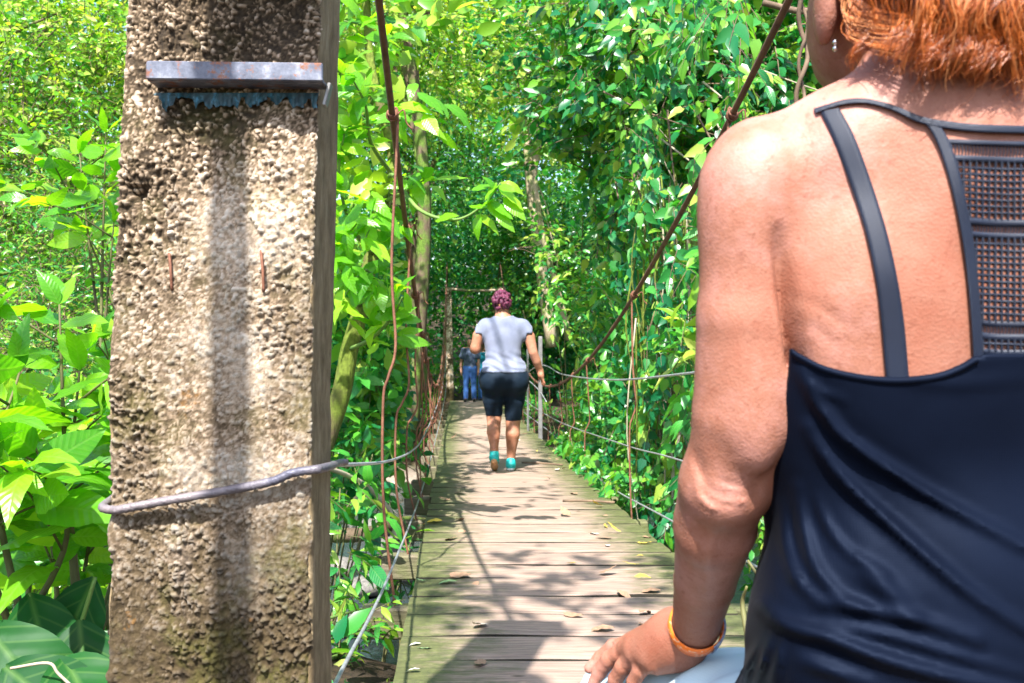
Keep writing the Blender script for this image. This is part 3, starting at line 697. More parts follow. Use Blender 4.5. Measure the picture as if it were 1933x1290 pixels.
for bi, B in enumerate(BR):
    nlf = [10, 30, 16, 26, 14, 26, 26, 26, 26, 20][bi]
    for k in range(nlf):
        t_ = .35 + .65 * r.random(); p = B[min(len(B) - 1, int(t_ * len(B)))]
        a = nrm(B[-1] - B[-4]) * .5 + rnd_dir(r, 1)[0] * np.array([1, .6, .6]) + [0, -.25, -.25]
        off = rnd_dir(r, 1)[0] * (.16 if bi else .03) * r.random()
        leaf_obj('bright', p + off, a, np.array([-.1, -.45, .8]) + .4 * r.normal(size=3), (.13 + .09 * r.random()) * (.95 if bi else .85), tl)
for (u, v, a, s_) in ((905, 405, (-.2, -.3, -1), .14), (935, 400, (.7, -.2, -.7), .15), (950, 375, (.75, -.3, -.7), .17), (945, 345, (.9, -.3, -.3), .14), (938, 345, (-.4, -.2, -.6), .12), (890, 360, (.9, 0, .3), .12), (800, 215, (.5, -.5, -.8), .17), (780, 230, (.9, -.3, -.3), .2), (750, 200, (1, -.3, -.1), .2)):
    leaf_obj('bright', P3(u, v, 5.02), a, (-.3, -.6, .6), s_, tl)
d_ = twigs(r, *lobe_pts(r, [(P3(690, 300, 6.3), (.5, .5, .6)), (P3(690, 520, 6.2), (.35, .4, .5)), (P3(680, 60, 6.6), (.6, .6, .6))], 150), 6, .35, .15, tint0=.35 + .5 * r.random(150))
stuff_leaves('crown', d_, T_MID, 'crown_yellow', tl)

# ---- thicket between pillar and deck, at and below deck level
def thicket(name, label, cat, lobes, n, m, tl_, leaf, mat, T, base, seed, down=.25, flat=.7, dr=.25, tint=(.1, .8), nparts=0, kind='mid', stemmat='stem', group=None, stem_n=5, spar=.45):
    r = np.random.default_rng(seed); root = thing(name, label, cat, base, group)
    o, dd = lobe_pts(r, lobes, n, spar)
    data = twigs(r, o, dd, m, tl_, leaf, dr, flat, down, tint[0] + (tint[1] - tint[0]) * r.random(n))
    if nparts:
        kc = clear_path(data[0] + nrm(data[1]) * data[3][:, None] * .6) & clear_path(data[0]); data = [q[kc] for q in data]
        dep = data[0][:, 1] - .6 * (data[0][:, 2]); order = np.argsort(dep + .15 * r.random(len(dep))); pick = order[:nparts * 2:2]
        for i in pick: leaf_obj(kind, data[0][i], data[1][i], data[2][i], data[3][i] * 1.05, root)
        keep = np.ones(len(dep), bool); keep[pick] = False; data = [q[keep] for q in data]
    stuff_leaves('foliage', data, T, mat, root); twig_stems('twigs', o, dd, tl_, dr, .0035, 'stem', root)
    paths = []
    for k in range(stem_n):
        c, q = lobes[k % len(lobes)]; e = np.array(c) + rnd_dir(r, 1)[0] * np.array(q) * .6; b0 = np.array(base, float) + np.append(r.normal(size=2) * .08, 0)
        paths.append((spline([b0, (b0 + e) / 2 + rnd_dir(r, 1)[0] * .08, e], 6), .012, .004))
    stems('stem', paths, stemmat, root)
    return root
thicket('leafy_shrub', 'green shrub with long glossy leaves below the mossy trunk left of the deck', 'shrub', [(P3(700, 640, 6.9), (.34, .4, .42)), (P3(735, 590, 7.6), (.2, .4, .5)), (P3(690, 760, 6.8), (.32, .4, .35)), (P3(655, 600, 7.4), (.35, .5, .5))], 330, 6, .3, .14, 'crown_green', T_MID, G0(-1.5, 7.4), 41, nparts=280, kind='mid', tint=(.25, 1.0))
thicket('leafy_shrub', 'shrub of pointed leaves hanging over the stream behind the left hangers', 'shrub', [(P3(680, 860, 6.6), (.32, .35, .18)), (P3(745, 760, 8.4), (.17, .4, .5)), (P3(640, 880, 6.2), (.2, .3, .2))], 120, 6, .3, .13, 'crown_deep', T_MID, G0(-1.6, 7.0), 42, nparts=150, kind='mid', tint=(.0, .7))
thicket('leafy_shrub', 'bright shrub with narrow leaves low between the pillar and the deck', 'shrub', [(P3(690, 1215, 3.9), (.14, .3, .22)), (P3(650, 1130, 4.2), (.1, .3, .16)), (P3(735, 1130, 4.8), (.05, .3, .12)), (P3(640, 1260, 3.7), (.1, .3, .2))], 30, 6, .16, .085, 'crown_yellow', T_LANCE, G0(-.75, 3.9), 43, nparts=130, kind='lance', tint=(.3, 1.0), stemmat='stem_green')
thicket('leafy_shrub', 'drooping shrub with pale leaf sprays beside the pillar edge over the water', 'shrub', [(P3(640, 1020, 5.2), (.14, .3, .18)), (P3(645, 940, 5.6), (.16, .3, .15))], 30, 6, .22, .13, 'crown_green', T_LANCE, G0(-1.15, 5.2), 44, nparts=110, kind='mid', tint=(.3, 1.0))
thicket('leafy_shrub', 'small green spray sprouting beside the near joist end', 'shrub', [(P3(765, 1060, 5.6), (.05, .2, .14))], 10, 6, .2, .1, 'crown_green', T_LANCE, G0(-.75, 5.6), 45, nparts=40, kind='lance', tint=(.4, 1.0), stem_n=3)
mb = MB(); mb.tube(spline([P3(600, 880, 5.2), P3(650, 895, 5.5), P3(700, 925, 5.8), P3(740, 975, 6.0), P3(748, 1020, 6.0)], 6), np.linspace(.013, .02, 25), 7)
mb.build('bent_branch', M['vine_pale'], None, True, label='pale bare branch arching down behind the left hanger rods', category='branch')

# ---- right side: tree wrapped in vines, its leaves a curtain
vt = thing('vine_covered_tree', 'mossy tree trunk hung with a curtain of heart-shaped vine leaves right of the bridge', 'tree', G0(1.35, 7.8))
b0 = np.array(vt.location)
stems('trunk', [(spline([b0, P3(1285, 1000, 7.6), P3(1290, 700, 7.6), P3(1300, 500, 7.8), P3(1318, 380, 8.1)], 10), .24, .10)], 'bark', vt)
r = np.random.default_rng(51)
rp_ = []
for k in range(60):       # hanging roots
    u = 1195 + 130 * r.random(); D = 6.9 + .5 * r.random(); y0 = 300 + 500 * r.random(); y1 = min(1040, y0 + 150 + 450 * r.random())
    rp_.append((spline([P3(u, y0, D), P3(u + 12 * r.normal(), (y0 + y1) / 2, D - .05), P3(u + 10 * r.normal(), y1, D)], 5), .005 + .006 * r.random(), .003))
stems('aerial_root', rp_[:42], 'bark_moss', vt); stems('aerial_root', rp_[42:], 'vine_pale', vt)
def curtain(n, ur, vr, Df, seed, wob=.35):
    r = np.random.default_rng(seed); u = ur[0] + (ur[1] - ur[0]) * r.random(n); v = vr[0] + (vr[1] - vr[0]) * r.random(n)
    D = Df(u, v) + wob * r.normal(size=n); cl = vnoise(np.stack([u / 70, v / 90, 0 * u], -1), 1, seed); k = cl > -.42
    u, v, D = u[k], v[k], D[k] - .3 * cl[k]
    return np.stack([(u - 966.5) / FPX * D, D, CZ - (v - 645) / FPX * D], -1)
Dv = lambda u, v: 6.75 + np.clip((1290 - u) / 260, -.5, 1.4) * 2.6
o = curtain(900, (1085, 1400), (-60, 1000), Dv, 52)
low = (o[:, 2] < CZ - .35); o = o[~(low & (np.arange(len(o)) % 3 == 0))]
dd = np.array([-.15, -.35, -.75]) + .55 * r.normal(size=(len(o), 3))
data = list(twigs(r, o, dd, 5, .28, .105, .1, .35, .55, r.random(len(o)) * .85))
data[2] = data[2] + np.array([-.1, -.6, .1])
kc = clear_path(data[0] + nrm(data[1]) * data[3][:, None] * .6) & clear_path(data[0]); data = [q[kc] for q in data]
order = np.argsort(data[0][:, 1]); pick = order[60:660:2]
for i in pick: leaf_obj('vine', data[0][i], data[1][i], data[2][i], data[3][i] * 1.1, vt)
keep = np.ones(len(order), bool); keep[pick] = False
twig_stems('tendrils', o, dd, .34, .1, .0035, 'vine', vt)
stuff_leaves('vine_leaves', [q[keep] for q in data], T_VINE, 'crown_green', vt)
# shrubs along the right edge of the deck
thicket('leafy_shrub', 'glossy shrub with arching sprays of long leaves beside the grey rail post', 'shrub', [(P3(1090, 600, 11.2), (.5, .5, .3)), (P3(1130, 680, 10.3), (.45, .5, .4)), (P3(1060, 760, 11.8), (.35, .5, .35)), (P3(1010, 590, 14), (.3, .5, .3))], 300, 7, .5, .17, 'crown_green', T_LANCE, G0(.9, 11.5), 61, .45, .6, .4, nparts=300, kind='lance', tint=(.35, 1.0))
thicket('leafy_shrub', 'low dense shrub spilling over the right edge of the deck', 'shrub', [(P3(1120, 830, 9.2), (.4, .6, .3)), (P3(1190, 900, 7.8), (.34, .5, .28)), (P3(1150, 770, 9.0), (.5, .6, .35)), (P3(1080, 840, 10.8), (.22, .6, .3))], 430, 6, .26, .10, 'crown_green', T_VINE, G0(1.0, 9.0), 62, .4, .5, .3, nparts=300, kind='vine', tint=(.2, .9))
thicket('palm_spray', 'yellow-green palm-like spray reaching past the arm of the seated woman', 'plant', [(P3(1285, 665, 5.9), (.08, .2, .05))], 8, 8, .34, .22, 'crown_yellow', T_LANCE, P3(1345, 720, 6.2), 63, tint=(.6, 1.0), nparts=30, kind='lance', stem_n=3, stemmat='stem_green')
thicket('leafy_shrub', 'small plant with pale green leaves behind the forearm of the seated woman', 'shrub', [(P3(1415, 1085, 3.0), (.07, .1, .08)), (P3(1425, 1160, 2.7), (.05, .1, .05))], 9, 5, .12, .07, 'crown_green', T_MID, P3(1460, 1260, 2.9), 64, nparts=30, kind='bright', stem_n=3, tint=(.4, 1.0))

# ---- trees: trunk, boughs, crown of leaf sprays
def tree(name, label, base, H, lobes, n, m, tw, leaf, mat, T, seed, bark='bark', r0=.16, group=None, tint=(.0, 1.0), bend=None, down=.3, nb=8, flat=.7):
    r = np.random.default_rng(seed); base = np.asarray(base, float); root = thing(name, label, 'tree', base, group)
    top = base + [r.normal() * .3, r.normal() * .3, H] if bend is None else np.asarray(bend, float)
    mid = (base + top) / 2 + [r.normal() * .2, 0, 0]
    P = spline([base - [0, 0, .2], mid, top], 10); stems('trunk', [(P, r0, r0 * .35)], bark, root)
    br_ = []
    for k in range(nb):
        c, q = lobes[k % len(lobes)]; s0 = P[int(len(P) * (.45 + .5 * r.random())) - 1]; e = np.array(c) + rnd_dir(r, 1)[0] * np.array(q) * .5
        br_.append((spline([s0, s0 * .5 + e * .5 + [0, 0, .15], e], 6), r0 * .3, r0 * .06))
    stems('bough', br_, bark, root)
    o, dd = lobe_pts(r, lobes, n); twig_stems('twigs', o, dd, tw, .25, .0055, 'vine', root); stuff_leaves('crown', twigs(r, o, dd, m, tw, leaf, .25, flat, down, tint[0] + (tint[1] - tint[0]) * r.random(n)), T, mat, root)
    return root
def lob(*a): return [(P3(u, v, D), (rx, ry, rz)) for u, v, D, rx, ry, rz in a]
# upper right, leaves hanging above the cable
tree('leafy_tree', 'glossy dark-leaved tree overhanging the top right behind the rusty cable', G0(2.6, 9.5), 6, lob((1180, 150, 9.6, 1.0, .8, .8), (1330, 120, 8.6, .9, .7, .9), (1120, 330, 10, .7, .7, .6), (1480, 80, 8.4, .8, .7, .8), (1250, -60, 9, 1.2, .8, .6), (1230, 330, 9.2, .6, .6, .6)), 1500, 7, .45, .125, 'crown_green', T_MID, 71, r0=.14, down=.55, flat=.5)
tree('leafy_tree', 'bright tree behind the shoulder of the seated woman at the right', G0(3.4, 8.6), 5, lob((1480, 330, 8.8, .9, .7, .9), (1400, 520, 8.8, .7, .6, .9), (1600, 120, 9.2, .9, .7, .9), (1400, 830, 8.6, .6, .6, .9), (1520, 60, 10, 1, .8, 1)), 1000, 7, .42, .12, 'crown_green', T_MID, 72, r0=.12, tint=(.2, 1.0))
for k in range(16):
    u0 = 1120 + 230 * R.random(); v0 = 20 + 350 * R.random(); D = 7.2 + 1.0 * R.random(); L = 110 + 160 * R.random(); a = .35 + 1.1 * R.random()
    mb = MB(); mb.tube(spline([P3(u0, v0, D), P3(u0 + L * .5 * math.cos(a) + 12 * R.normal(), v0 + L * .5 * math.sin(a), D - .1), P3(u0 + L * math.cos(a), v0 + L * math.sin(a), D)], 6), np.linspace(.009, .004, 13), 6)
    mb.build('bare_twig', M['vine_pale'] if k % 2 else M['vine'], None, True, label='thin bare twig among the leaves upper right of the bridge', category='twig', group='bare twigs in the right-hand leaves')
a = np.linspace(0, 1, 40)
for lab, ph in (('thicker brown liana of the twisted pair beside the head of the seated woman', 0), ('thinner dark liana twisting round its neighbour beside the seated woman', 2.6)):
    c = np.array([P3(1505 + 12 * math.sin(q * 3), -80 + 300 * q, 4.2) for q in a]); c[:, 0] += .018 * np.sin(a * 13 + ph); c[:, 1] += .015 * np.cos(a * 13 + ph)
    mb = MB(); mb.tube(c, .010 if ph == 0 else .0075, 7); mb.build('liana', M['vine'], None, True, label=lab, category='liana')
for lab, pts in (('dark crooked branch stub above the lianas at the top right', ((1440, 5, 5.4), (1500, 20, 5.4), (1545, 25, 5.3), (1560, 60, 5.2))), ('thin dark vine hanging behind the cheek of the seated woman', ((1535, -20, 5.5), (1538, 70, 5.4), (1565, 110, 5.4), (1590, 200, 5.4)))):
    mb = MB(); mb.tube(spline([P3(*q) for q in pts], 8), .018 if 'stub' in lab else .012, 7); mb.build('liana', M['vine'], None, True, label=lab, category='liana')
# far end: dark trunk left, pale trunks, forest trees
tree('forest_tree', 'dark thick trunk with creepers at the far left end of the bridge', G0(-2.35, 25), 7, lob((800, 300, 25, 1.6, 1.4, 1.6), (720, 180, 25, 2, 1.5, 1.6)), 900, 6, .6, .16, 'crown_deep', T_MID, 81, r0=.34, tint=(.1, .8))
tree('forest_tree', 'slim brown trunk rising behind the big-leaved tree', P3(772, 800, 15), 5, lob((790, 30, 16, 1.4, 1.2, 1.0), (700, -20, 16, 1.4, 1.2, 1.0)), 600, 6, .5, .12, 'crown_yellow', T_MID, 82, r0=.15, bend=P3(745, -80, 15.5), tint=(.3, 1))
tree('forest_tree', 'pale bare trunk seen through the leaves right of the path', P3(1042, 640, 24), 8, lob((1040, 200, 25, 2, 1.6, 1.6), (960, 120, 26, 2, 1.6, 1.5)), 1000, 6, .6, .15, 'crown_yellow', T_MID, 83, bark='bark_pale', r0=.16, bend=P3(995, -60, 25), tint=(.1, .9))
tree('forest_tree', 'thin pale leaning trunk in front of the vine curtain', P3(1075, 620, 17), 6, lob((1000, 60, 17, 1.1, 1, 1.0), (1080, 90, 16, 1.1, 1, 1.0), (1060, 480, 17, .7, .8, .7)), 800, 6, .5, .13, 'crown_green', T_MID, 84, bark='bark_pale', r0=.07, bend=P3(1020, 120, 17), tint=(.2, 1))
tree('forest_tree', 'yellow-green tree spreading across the top behind the left cable', G0(-5.5, 19), 9, lob((700, 60, 19, 1.6, 1.4, 1.0), (850, 90, 21, 1.8, 1.4, .9), (780, 180, 20, 1.5, 1.4, .8), (640, 160, 18, 1.2, 1.2, 1.0), (930, 140, 22, 1.4, 1.3, .7)), 1600, 7, .6, .12, 'crown_yellow', T_MID, 85, tint=(.3, 1), r0=.2)
tree('forest_tree', 'dark tree in the middle distance above the path', G0(-.6, 36), 9, lob((900, 420, 36, 2.4, 2, 2.0), (880, 300, 37, 2.6, 2, 1.8), (970, 330, 35, 2.2, 2, 1.8), (840, 480, 35, 2, 2, 1.6)), 1500, 6, .7, .19, 'crown_deep', T_MID, 86, tint=(.0, .7), r0=.22)
tree('forest_tree', 'leafy green tree right behind the walking woman at the far end', G0(1.4, 30), 6, lob((1010, 470, 30, 1.6, 1.5, 1.6), (985, 580, 29, 1.0, 1.3, 1.2), (1040, 560, 28, 1.1, 1.2, 1.2)), 1000, 6, .6, .17, 'crown_deep', T_MID, 87, tint=(.1, .9), r0=.18)
# left bank seen past the pillar
tree('bank_tree', 'sunlit small-leaved tree filling the top left corner', G0(-6.4, 11), 7, lob((60, 120, 11.5, 1.2, 1, .9), (190, 70, 12, 1.0, 1, .8), (20, 330, 11, 1.0, 1, .8), (150, 230, 12, 1.1, 1, .8), (-60, 200, 11, 1, 1, 1)), 1500, 7, .42, .085, 'crown_yellow', T_MID, 91, tint=(.2, 1.0), r0=.13)
tree('bank_tree', 'bushy tree of fine green leaves on the bank left of the pillar', G0(-5.4, 10.5), 4, lob((60, 500, 10.2, .9, .9, .8), (170, 430, 10.8, .9, .9, .8), (190, 560, 10, .7, .8, .6), (40, 660, 9.6, .8, .8, .7), (160, 700, 9.5, .8, .8, .6), (100, 330, 11, .9, .9, .7)), 1600, 7, .36, .08, 'crown_green', T_LANCE, 92, tint=(.3, 1.0), r0=.11)
thicket('leafy_shrub', 'small-leaved green shrub low on the bank at the far left', 'shrub', lob((50, 850, 6.8, .6, .7, .5), (160, 880, 6.6, .5, .7, .5), (100, 1020, 6.0, .6, .7, .4), (190, 1040, 5.8, .4, .6, .4)), 700, 6, .26, .085, 'crown_yellow', T_MID, G0(-2.9, 6.4), 93, tint=(.1, .9))

# ---- forest closing the view all round, too far to tell tree from tree
r = np.random.default_rng(101)
def wall(n, D0, D1, x0, x1, z0, z1, seed):
    r = np.random.default_rng(seed); D = D0 + (D1 - D0) * r.random(n); x = (x0 + (x1 - x0) * r.random(n)) * D; z = z0 + (z1 - z0) * r.random(n) ** .9 * D
    tz = terrain(x, D); z = tz - CZ + (CZ + z1 * D - tz) * r.random(n) ** .9
    p = np.stack([x, D, CZ + z], -1); c = vnoise(p, .55, seed) + .5 * vnoise(p, 1.5, seed + 1)
    return p[c > -.02 - .3 * (z < D * .2)]
o = wall(26000, 29, 60, -.75, .75, -1.5, .46, 102)
dd = rnd_dir(r, len(o)) + np.array([0, -.5, .1])
stuff_leaves('distant_forest', twigs(r, o, dd, 6, .9, .30, .25, .7, .3, np.clip(.45 + .5 * vnoise(o, .35, 7) + .12 * r.normal(size=len(o)), 0, 1)), T_FAR, 'crown_green', None, label='mass of distant rainforest foliage closing the view', category='forest')
o = wall(12000, 13, 26, -.75, -.17, -1.6, .42, 103); dd = rnd_dir(r, len(o)) + np.array([0, -.5, .1])
stuff_leaves('bank_forest', twigs(r, o, dd, 6, .55, .15, .25, .7, .3, np.clip(.5 + .5 * vnoise(o, .6, 8) + .12 * r.normal(size=len(o)), 0, 1)), T_FAR, 'crown_yellow', None, label='mass of sunlit foliage on the left bank behind the pillar', category='forest')
o = wall(13000, 11, 24, .10, .75, -1.6, .42, 104); dd = rnd_dir(r, len(o)) + np.array([0, -.5, .1])
stuff_leaves('bank_forest', twigs(r, o, dd, 6, .55, .15, .25, .7, .3, np.clip(.4 + .5 * vnoise(o, .6, 9) + .12 * r.normal(size=len(o)), 0, 1)), T_FAR, 'crown_green', None, label='mass of green foliage on the right bank behind the vines', category='forest')
o = wall(5000, 27.8, 34, -.16, .14, 0, .15, 105); dd = rnd_dir(r, len(o)) + np.array([0, -.5, .1])
stuff_leaves('undergrowth', twigs(r, o, dd, 6, .6, .19, .25, .7, .3, np.clip(.35 + .5 * vnoise(o, .6, 10) + .12 * r.normal(size=len(o)), 0, 1)), T_MID, 'crown_deep', None, label='dense dark green undergrowth closing the far end of the path', category='undergrowth')
# undergrowth on the banks
n = 9000; gxr = -9 + 16 * r.random(n); gyr = 2.6 + 26 * r.random(n) ** 1.2; gz = terrain(gxr, gyr); k = (gz > -1.62) & (np.abs(gxr + .0551 * gyr - .45) > .95) & ~((gyr < 3.3) & (np.abs(gxr) < 1.0)); o = np.stack([gxr, gyr, gz], -1)[k]
k2 = vnoise(o, .7, 12) > -.25; o = o[k2]; dd = rnd_dir(r, len(o)); dd[:, 2] = np.abs(dd[:, 2]) + .6
stuff_leaves('undergrowth', twigs(r, o, dd, 6, .35, .11, .3, .8, .2, np.clip(.35 + .4 * r.random(len(o)), 0, 1)), T_MID, 'crown_green', None, label='low green undergrowth covering both banks of the stream', category='undergrowth')
# canopy over the walkway: casts the dapples
r = np.random.default_rng(111)
def shade_pts(n, lat0, lat1, D0, D1, h0, h1):
    D = D0 + (D1 - D0) * r.random(n); lat = lat0 + (lat1 - lat0) * r.random(n); s_ = h0 + (h1 - h0) * r.random(n)
    tgt = np.stack([lat - .0551 * D, D, CZ - .96 - .0239 * D + .3], -1); return tgt - SUN[None] * s_[:, None]
o = np.concatenate([shade_pts(100, -.8, 1.5, 9.2, 26, 6.5, 8.5), shade_pts(48, -.9, 1.7, 3.3, 4.9, 6.0, 7.5), shade_pts(8, -.4, 1.2, 5.3, 9.2, 6.5, 8), shade_pts(24, -1.6, -.4, 4.0, 9, 6.5, 8)])
k = vnoise(o, .8, 14) > -.3; o = o[k]
ct = thing('canopy_tree', 'tall tree whose high boughs reach over the bridge and dapple it', 'tree', G0(-3.4, 13.5))
b0 = np.array(ct.location); tt = np.array([-2.6, 12, 7.0])
stems('trunk', [(spline([b0, b0 * .5 + tt * .5 + [-.3, 0, 0], tt], 10), .2, .1)], 'bark', ct)
stems('bough', [(spline([tt, tt * .5 + e * .5 + [0, 0, .4], e], 6), .05, .012) for e in [np.array(q, float) for q in ((-.6, 4, 6.6), (.6, 8, 6.9), (-1, 14, 6.6), (.8, 18, 6.4), (-2.0, 6, 6.4), (-1.2, 21, 6.2))]], 'bark', ct)
stuff_leaves('crown', twigs(r, o, rnd_dir(r, len(o)), 10, .75, .15, .15, .9, .1, .3 + .6 * r.random(len(o))), T_MID, 'crown_green', ct)
# ------------------------------------------------------------------ people: smooth-blended solids turned into one skin
def surface_nets(d, lo, h):
    s = d < 0; nx_, ny_, nz_ = d.shape
    c = np.zeros((nx_ - 1, ny_ - 1, nz_ - 1), np.int8); sl = [slice(0, -1), slice(1, None)]
    for a in (0, 1):
        for b in (0, 1):
            for e in (0, 1): c += s[sl[a], sl[b], sl[e]]
    act = np.argwhere((c > 0) & (c < 8)); vid = np.full(c.shape, -1, np.int64); vid[tuple(act.T)] = np.arange(len(act))
    acc = np.zeros((len(act), 3)); cnt = np.zeros(len(act)); i, j, k = act.T
    cor = [(a, b, e) for a in (0, 1) for b in (0, 1) for e in (0, 1)]
    for p in cor:
        for ax in range(3):
            if p[ax]: continue
            q = list(p); q[ax] = 1
            d0 = d[i + p[0], j + p[1], k + p[2]]; d1 = d[i + q[0], j + q[1], k + q[2]]; m = (d0 < 0) != (d1 < 0)
            t_ = np.where(m, d0 / np.where(m, d0 - d1, 1), 0); pos = np.array(p, float) + np.outer(t_, np.eye(3)[ax]); acc[m] += pos[m]; cnt[m] += 1
    V = (act + acc / np.maximum(cnt, 1)[:, None]) * h + lo
    Fs = []
    for ax in range(3):
        a0 = [slice(None)] * 3; a1 = [slice(None)] * 3; a0[ax] = slice(0, -1); a1[ax] = slice(1, None)
        s0, s1 = s[tuple(a0)], s[tuple(a1)]; e = np.argwhere(s0 != s1); o1, o2 = [(1, 2), (2, 0), (0, 1)][ax]
        ok = (e[:, o1] > 0) & (e[:, o2] > 0) & (e[:, o1] < d.shape[o1] - 1) & (e[:, o2] < d.shape[o2] - 1); e = e[ok]
        def cell(x1, x2): q = e.copy(); q[:, o1] += x1; q[:, o2] += x2; return vid[tuple(q.T)]
        Q = np.stack([cell(-1, -1), cell(0, -1), cell(0, 0), cell(-1, 0)], 1); fl = ~s0[tuple(e.T)]; Q[fl] = Q[fl][:, ::-1]; Fs.append(Q)
    return V, np.concatenate(Fs)
class SDF:
    def __init__(s): s.p = []
    def cone(s, a, b, r1, r2, k=.02, sub=False):
        a = np.asarray(a, float); b = np.asarray(b, float)
        def f(P):
            ba = b - a; l2 = ba @ ba; rr = r1 - r2; a2 = max(l2 - rr * rr, 1e-9); il2 = 1 / l2
            pa = P - a; y = pa @ ba; z = y - l2; x2 = ((pa * l2 - y[..., None] * ba) ** 2).sum(-1); y2 = y * y * l2; z2 = z * z * l2
            kk = np.sign(rr) * rr * rr * x2
            o = (np.sqrt(x2 * a2 * il2) + y * rr) * il2 - r1
            o = np.where(np.sign(z) * a2 * z2 > kk, np.sqrt(x2 + z2) * il2 - r2, o)
            return np.where((np.sign(z) * a2 * z2 <= kk) & (np.sign(y) * a2 * y2 < kk), np.sqrt(x2 + y2) * il2 - r1, o)
        r_ = max(r1, r2); s.p.append((f, k, np.minimum(a, b) - r_, np.maximum(a, b) + r_, sub)); return s
    def chain(s, pts, k=.02, sub=False):
        q = SDF()
        for (a, r1), (b, r2) in zip(pts[:-1], pts[1:]): q.cone(a, b, r1, r2, .004)
        def f(P):
            d = q.p[0][0](P)
            for g_ in q.p[1:]: d = SDF.comb(d, g_[0](P), .004, False)
            return d
        s.p.append((f, k, np.min([g_[2] for g_ in q.p], 0), np.max([g_[3] for g_ in q.p], 0), sub)); return s
    def ell(s, c, r, k=.03, rot=None, sub=False):
        c = np.asarray(c, float); r = np.asarray(r, float); Rm = np.eye(3) if rot is None else np.array(Matrix.Rotation(rot[1], 3, rot[0]))
        def f(P):
            q = (P - c) @ Rm; k0 = np.sqrt(((q / r) ** 2).sum(-1)); k1 = np.sqrt(((q / r ** 2) ** 2).sum(-1)); return k0 * (k0 - 1) / np.maximum(k1, 1e-9)
        m = r.max(); s.p.append((f, k, c - m, c + m, sub)); return s
    def pts(s, P):
        d = np.full(P.shape[:-1], 1.0)
        for f, k, lo, hi, sub in s.p: d = s.comb(d, f(P), k, sub)
        return d
    @staticmethod
    def comb(a, b, k, sub):
        if sub: h = np.maximum(k - np.abs(a + b), 0) / k; return np.maximum(a, -b) + h * h * k / 4
        h = np.maximum(k - np.abs(a - b), 0) / k; return np.minimum(a, b) - h * h * k / 4
    def grid(s, lo, hi, h):
        lo = np.asarray(lo, float); n = np.ceil((np.asarray(hi) - lo) / h).astype(int) + 1
        ax = [lo[i] + np.arange(n[i]) * h for i in range(3)]; D = np.full(n, .05 + 0 * h)
        for f, k, l, u, sub in s.p:
            pad = k + 4 * h; i0 = np.clip(np.floor((l - pad - lo) / h).astype(int), 0, n); i1 = np.clip(np.ceil((u + pad - lo) / h).astype(int) + 1, 0, n)
            if (i1 <= i0).any(): continue
            sl = tuple(slice(a, b) for a, b in zip(i0, i1)); P = np.stack(np.meshgrid(*[ax[i][sl[i]] for i in range(3)], indexing='ij'), -1)
            D[sl] = s.comb(D[sl], f(P), k, sub)
        return D, ax
    def bounds(s):
        return np.min([p[2] for p in s.p], 0) - .03, np.max([p[3] for p in s.p], 0) + .03
    def mesh(s, h, off=0.0, cut=None, lo=None, hi=None, fold=None):
        l, u = s.bounds(); lo = l if lo is None else np.asarray(lo, float); hi = u if hi is None else np.asarray(hi, float)
        D, ax = s.grid(lo, hi, h); D = D - off
        if cut or fold:
            P = np.stack(np.meshgrid(*ax, indexing='ij'), -1)
            if fold: D = D - fold(P)
            if cut: D = np.maximum(D, cut(P))
        return surface_nets(D, lo, h)
    def project(s, P, off=0.0, it=14):
        P = np.array(P, float); e = .0015
        for _ in range(it):
            d = s.pts(P) - off; g = np.stack([s.pts(P + e * np.eye(3)[i]) - s.pts(P - e * np.eye(3)[i]) for i in range(3)], -1) / (2 * e)
            P = P - (d / np.maximum((g ** 2).sum(-1), .15))[..., None] * g * .9
        return P, nrm(g)
    def raycast(s, P, dirv, off=0.0, it=32):
        P = np.array(P, float); dirv = np.broadcast_to(dirv, P.shape)
        for _ in range(it): P = P + dirv * (s.pts(P) - off)[..., None] * .92
        return P
def skin_mat(name, c1, c2, rough=.45, sc=1.0):
    t = NT(name); co = t.coord()
    col = t.ramp(t.noise(co, 8 * sc, 7, .72), [(.28, tuple(q * w_ for q, w_ in zip(c1, (.86, .66, .58)))), (.5, c1), (.72, tuple(q * w_ for q, w_ in zip(c2, (1.12, 1.15, 1.25))))])
    col = t.mix(t.ramp(t.noise(co, 130 * sc, 3, .7), [(.57, 0.), (.70, .45)]), col, (c1[0] * .6, c1[1] * .42, c1[2] * .35))
    h = t.math('ADD', t.math('MULTIPLY', t.voro(co, 420 * sc), .6), t.noise(co, 60 * sc, 5, .7))
    t.set(base=col, rough=rough, spec=.28, normal=t.bump(h, .17, .003), **{'Subsurface Weight': .06, 'Subsurface Scale': .012}); t.b.inputs['Subsurface Radius'].default_value = (1, .35, .2)
    return t.m
def cloth_mat(name, c1, c2, scale=400, rough=.6, sheen=.2, big=6, spec=.4, bump=.2):
    t = NT(name); co = t.coord()
    wv_ = t.math('ADD', t.math('SINE', t.math('MULTIPLY', t.sep(co)[0], scale * 6.28)), t.math('SINE', t.math('MULTIPLY', t.sep(co)[2], scale * 6.28)))
    t.set(base=t.ramp(t.noise(co, big, 4), [(.3, c1), (.7, c2)]), rough=rough, spec=spec, normal=t.bump(wv_, bump, .001), **{'Sheen Weight': sheen, 'Sheen Roughness': .4}); return t.m
M['skin'] = skin_mat('sunlit_skin', (.285, .118, .076), (.385, .180, .135), .56)
M['skin_far'] = skin_mat('skin_far', (.36, .16, .095), (.43, .20, .125), .5, .3)
M['skin_brown'] = skin_mat('skin_brown', (.30, .15, .09), (.36, .19, .12), .5, .3)
M['top'] = cloth_mat('navy_black_jersey', (.0011, .0019, .0052), (.0022, .0038, .0098), 520, .60, .01, 8, .11, .06)
M['top'].node_tree.nodes['Principled BSDF'].inputs['Specular Tint'].default_value = (.45, .6, 1, 1)
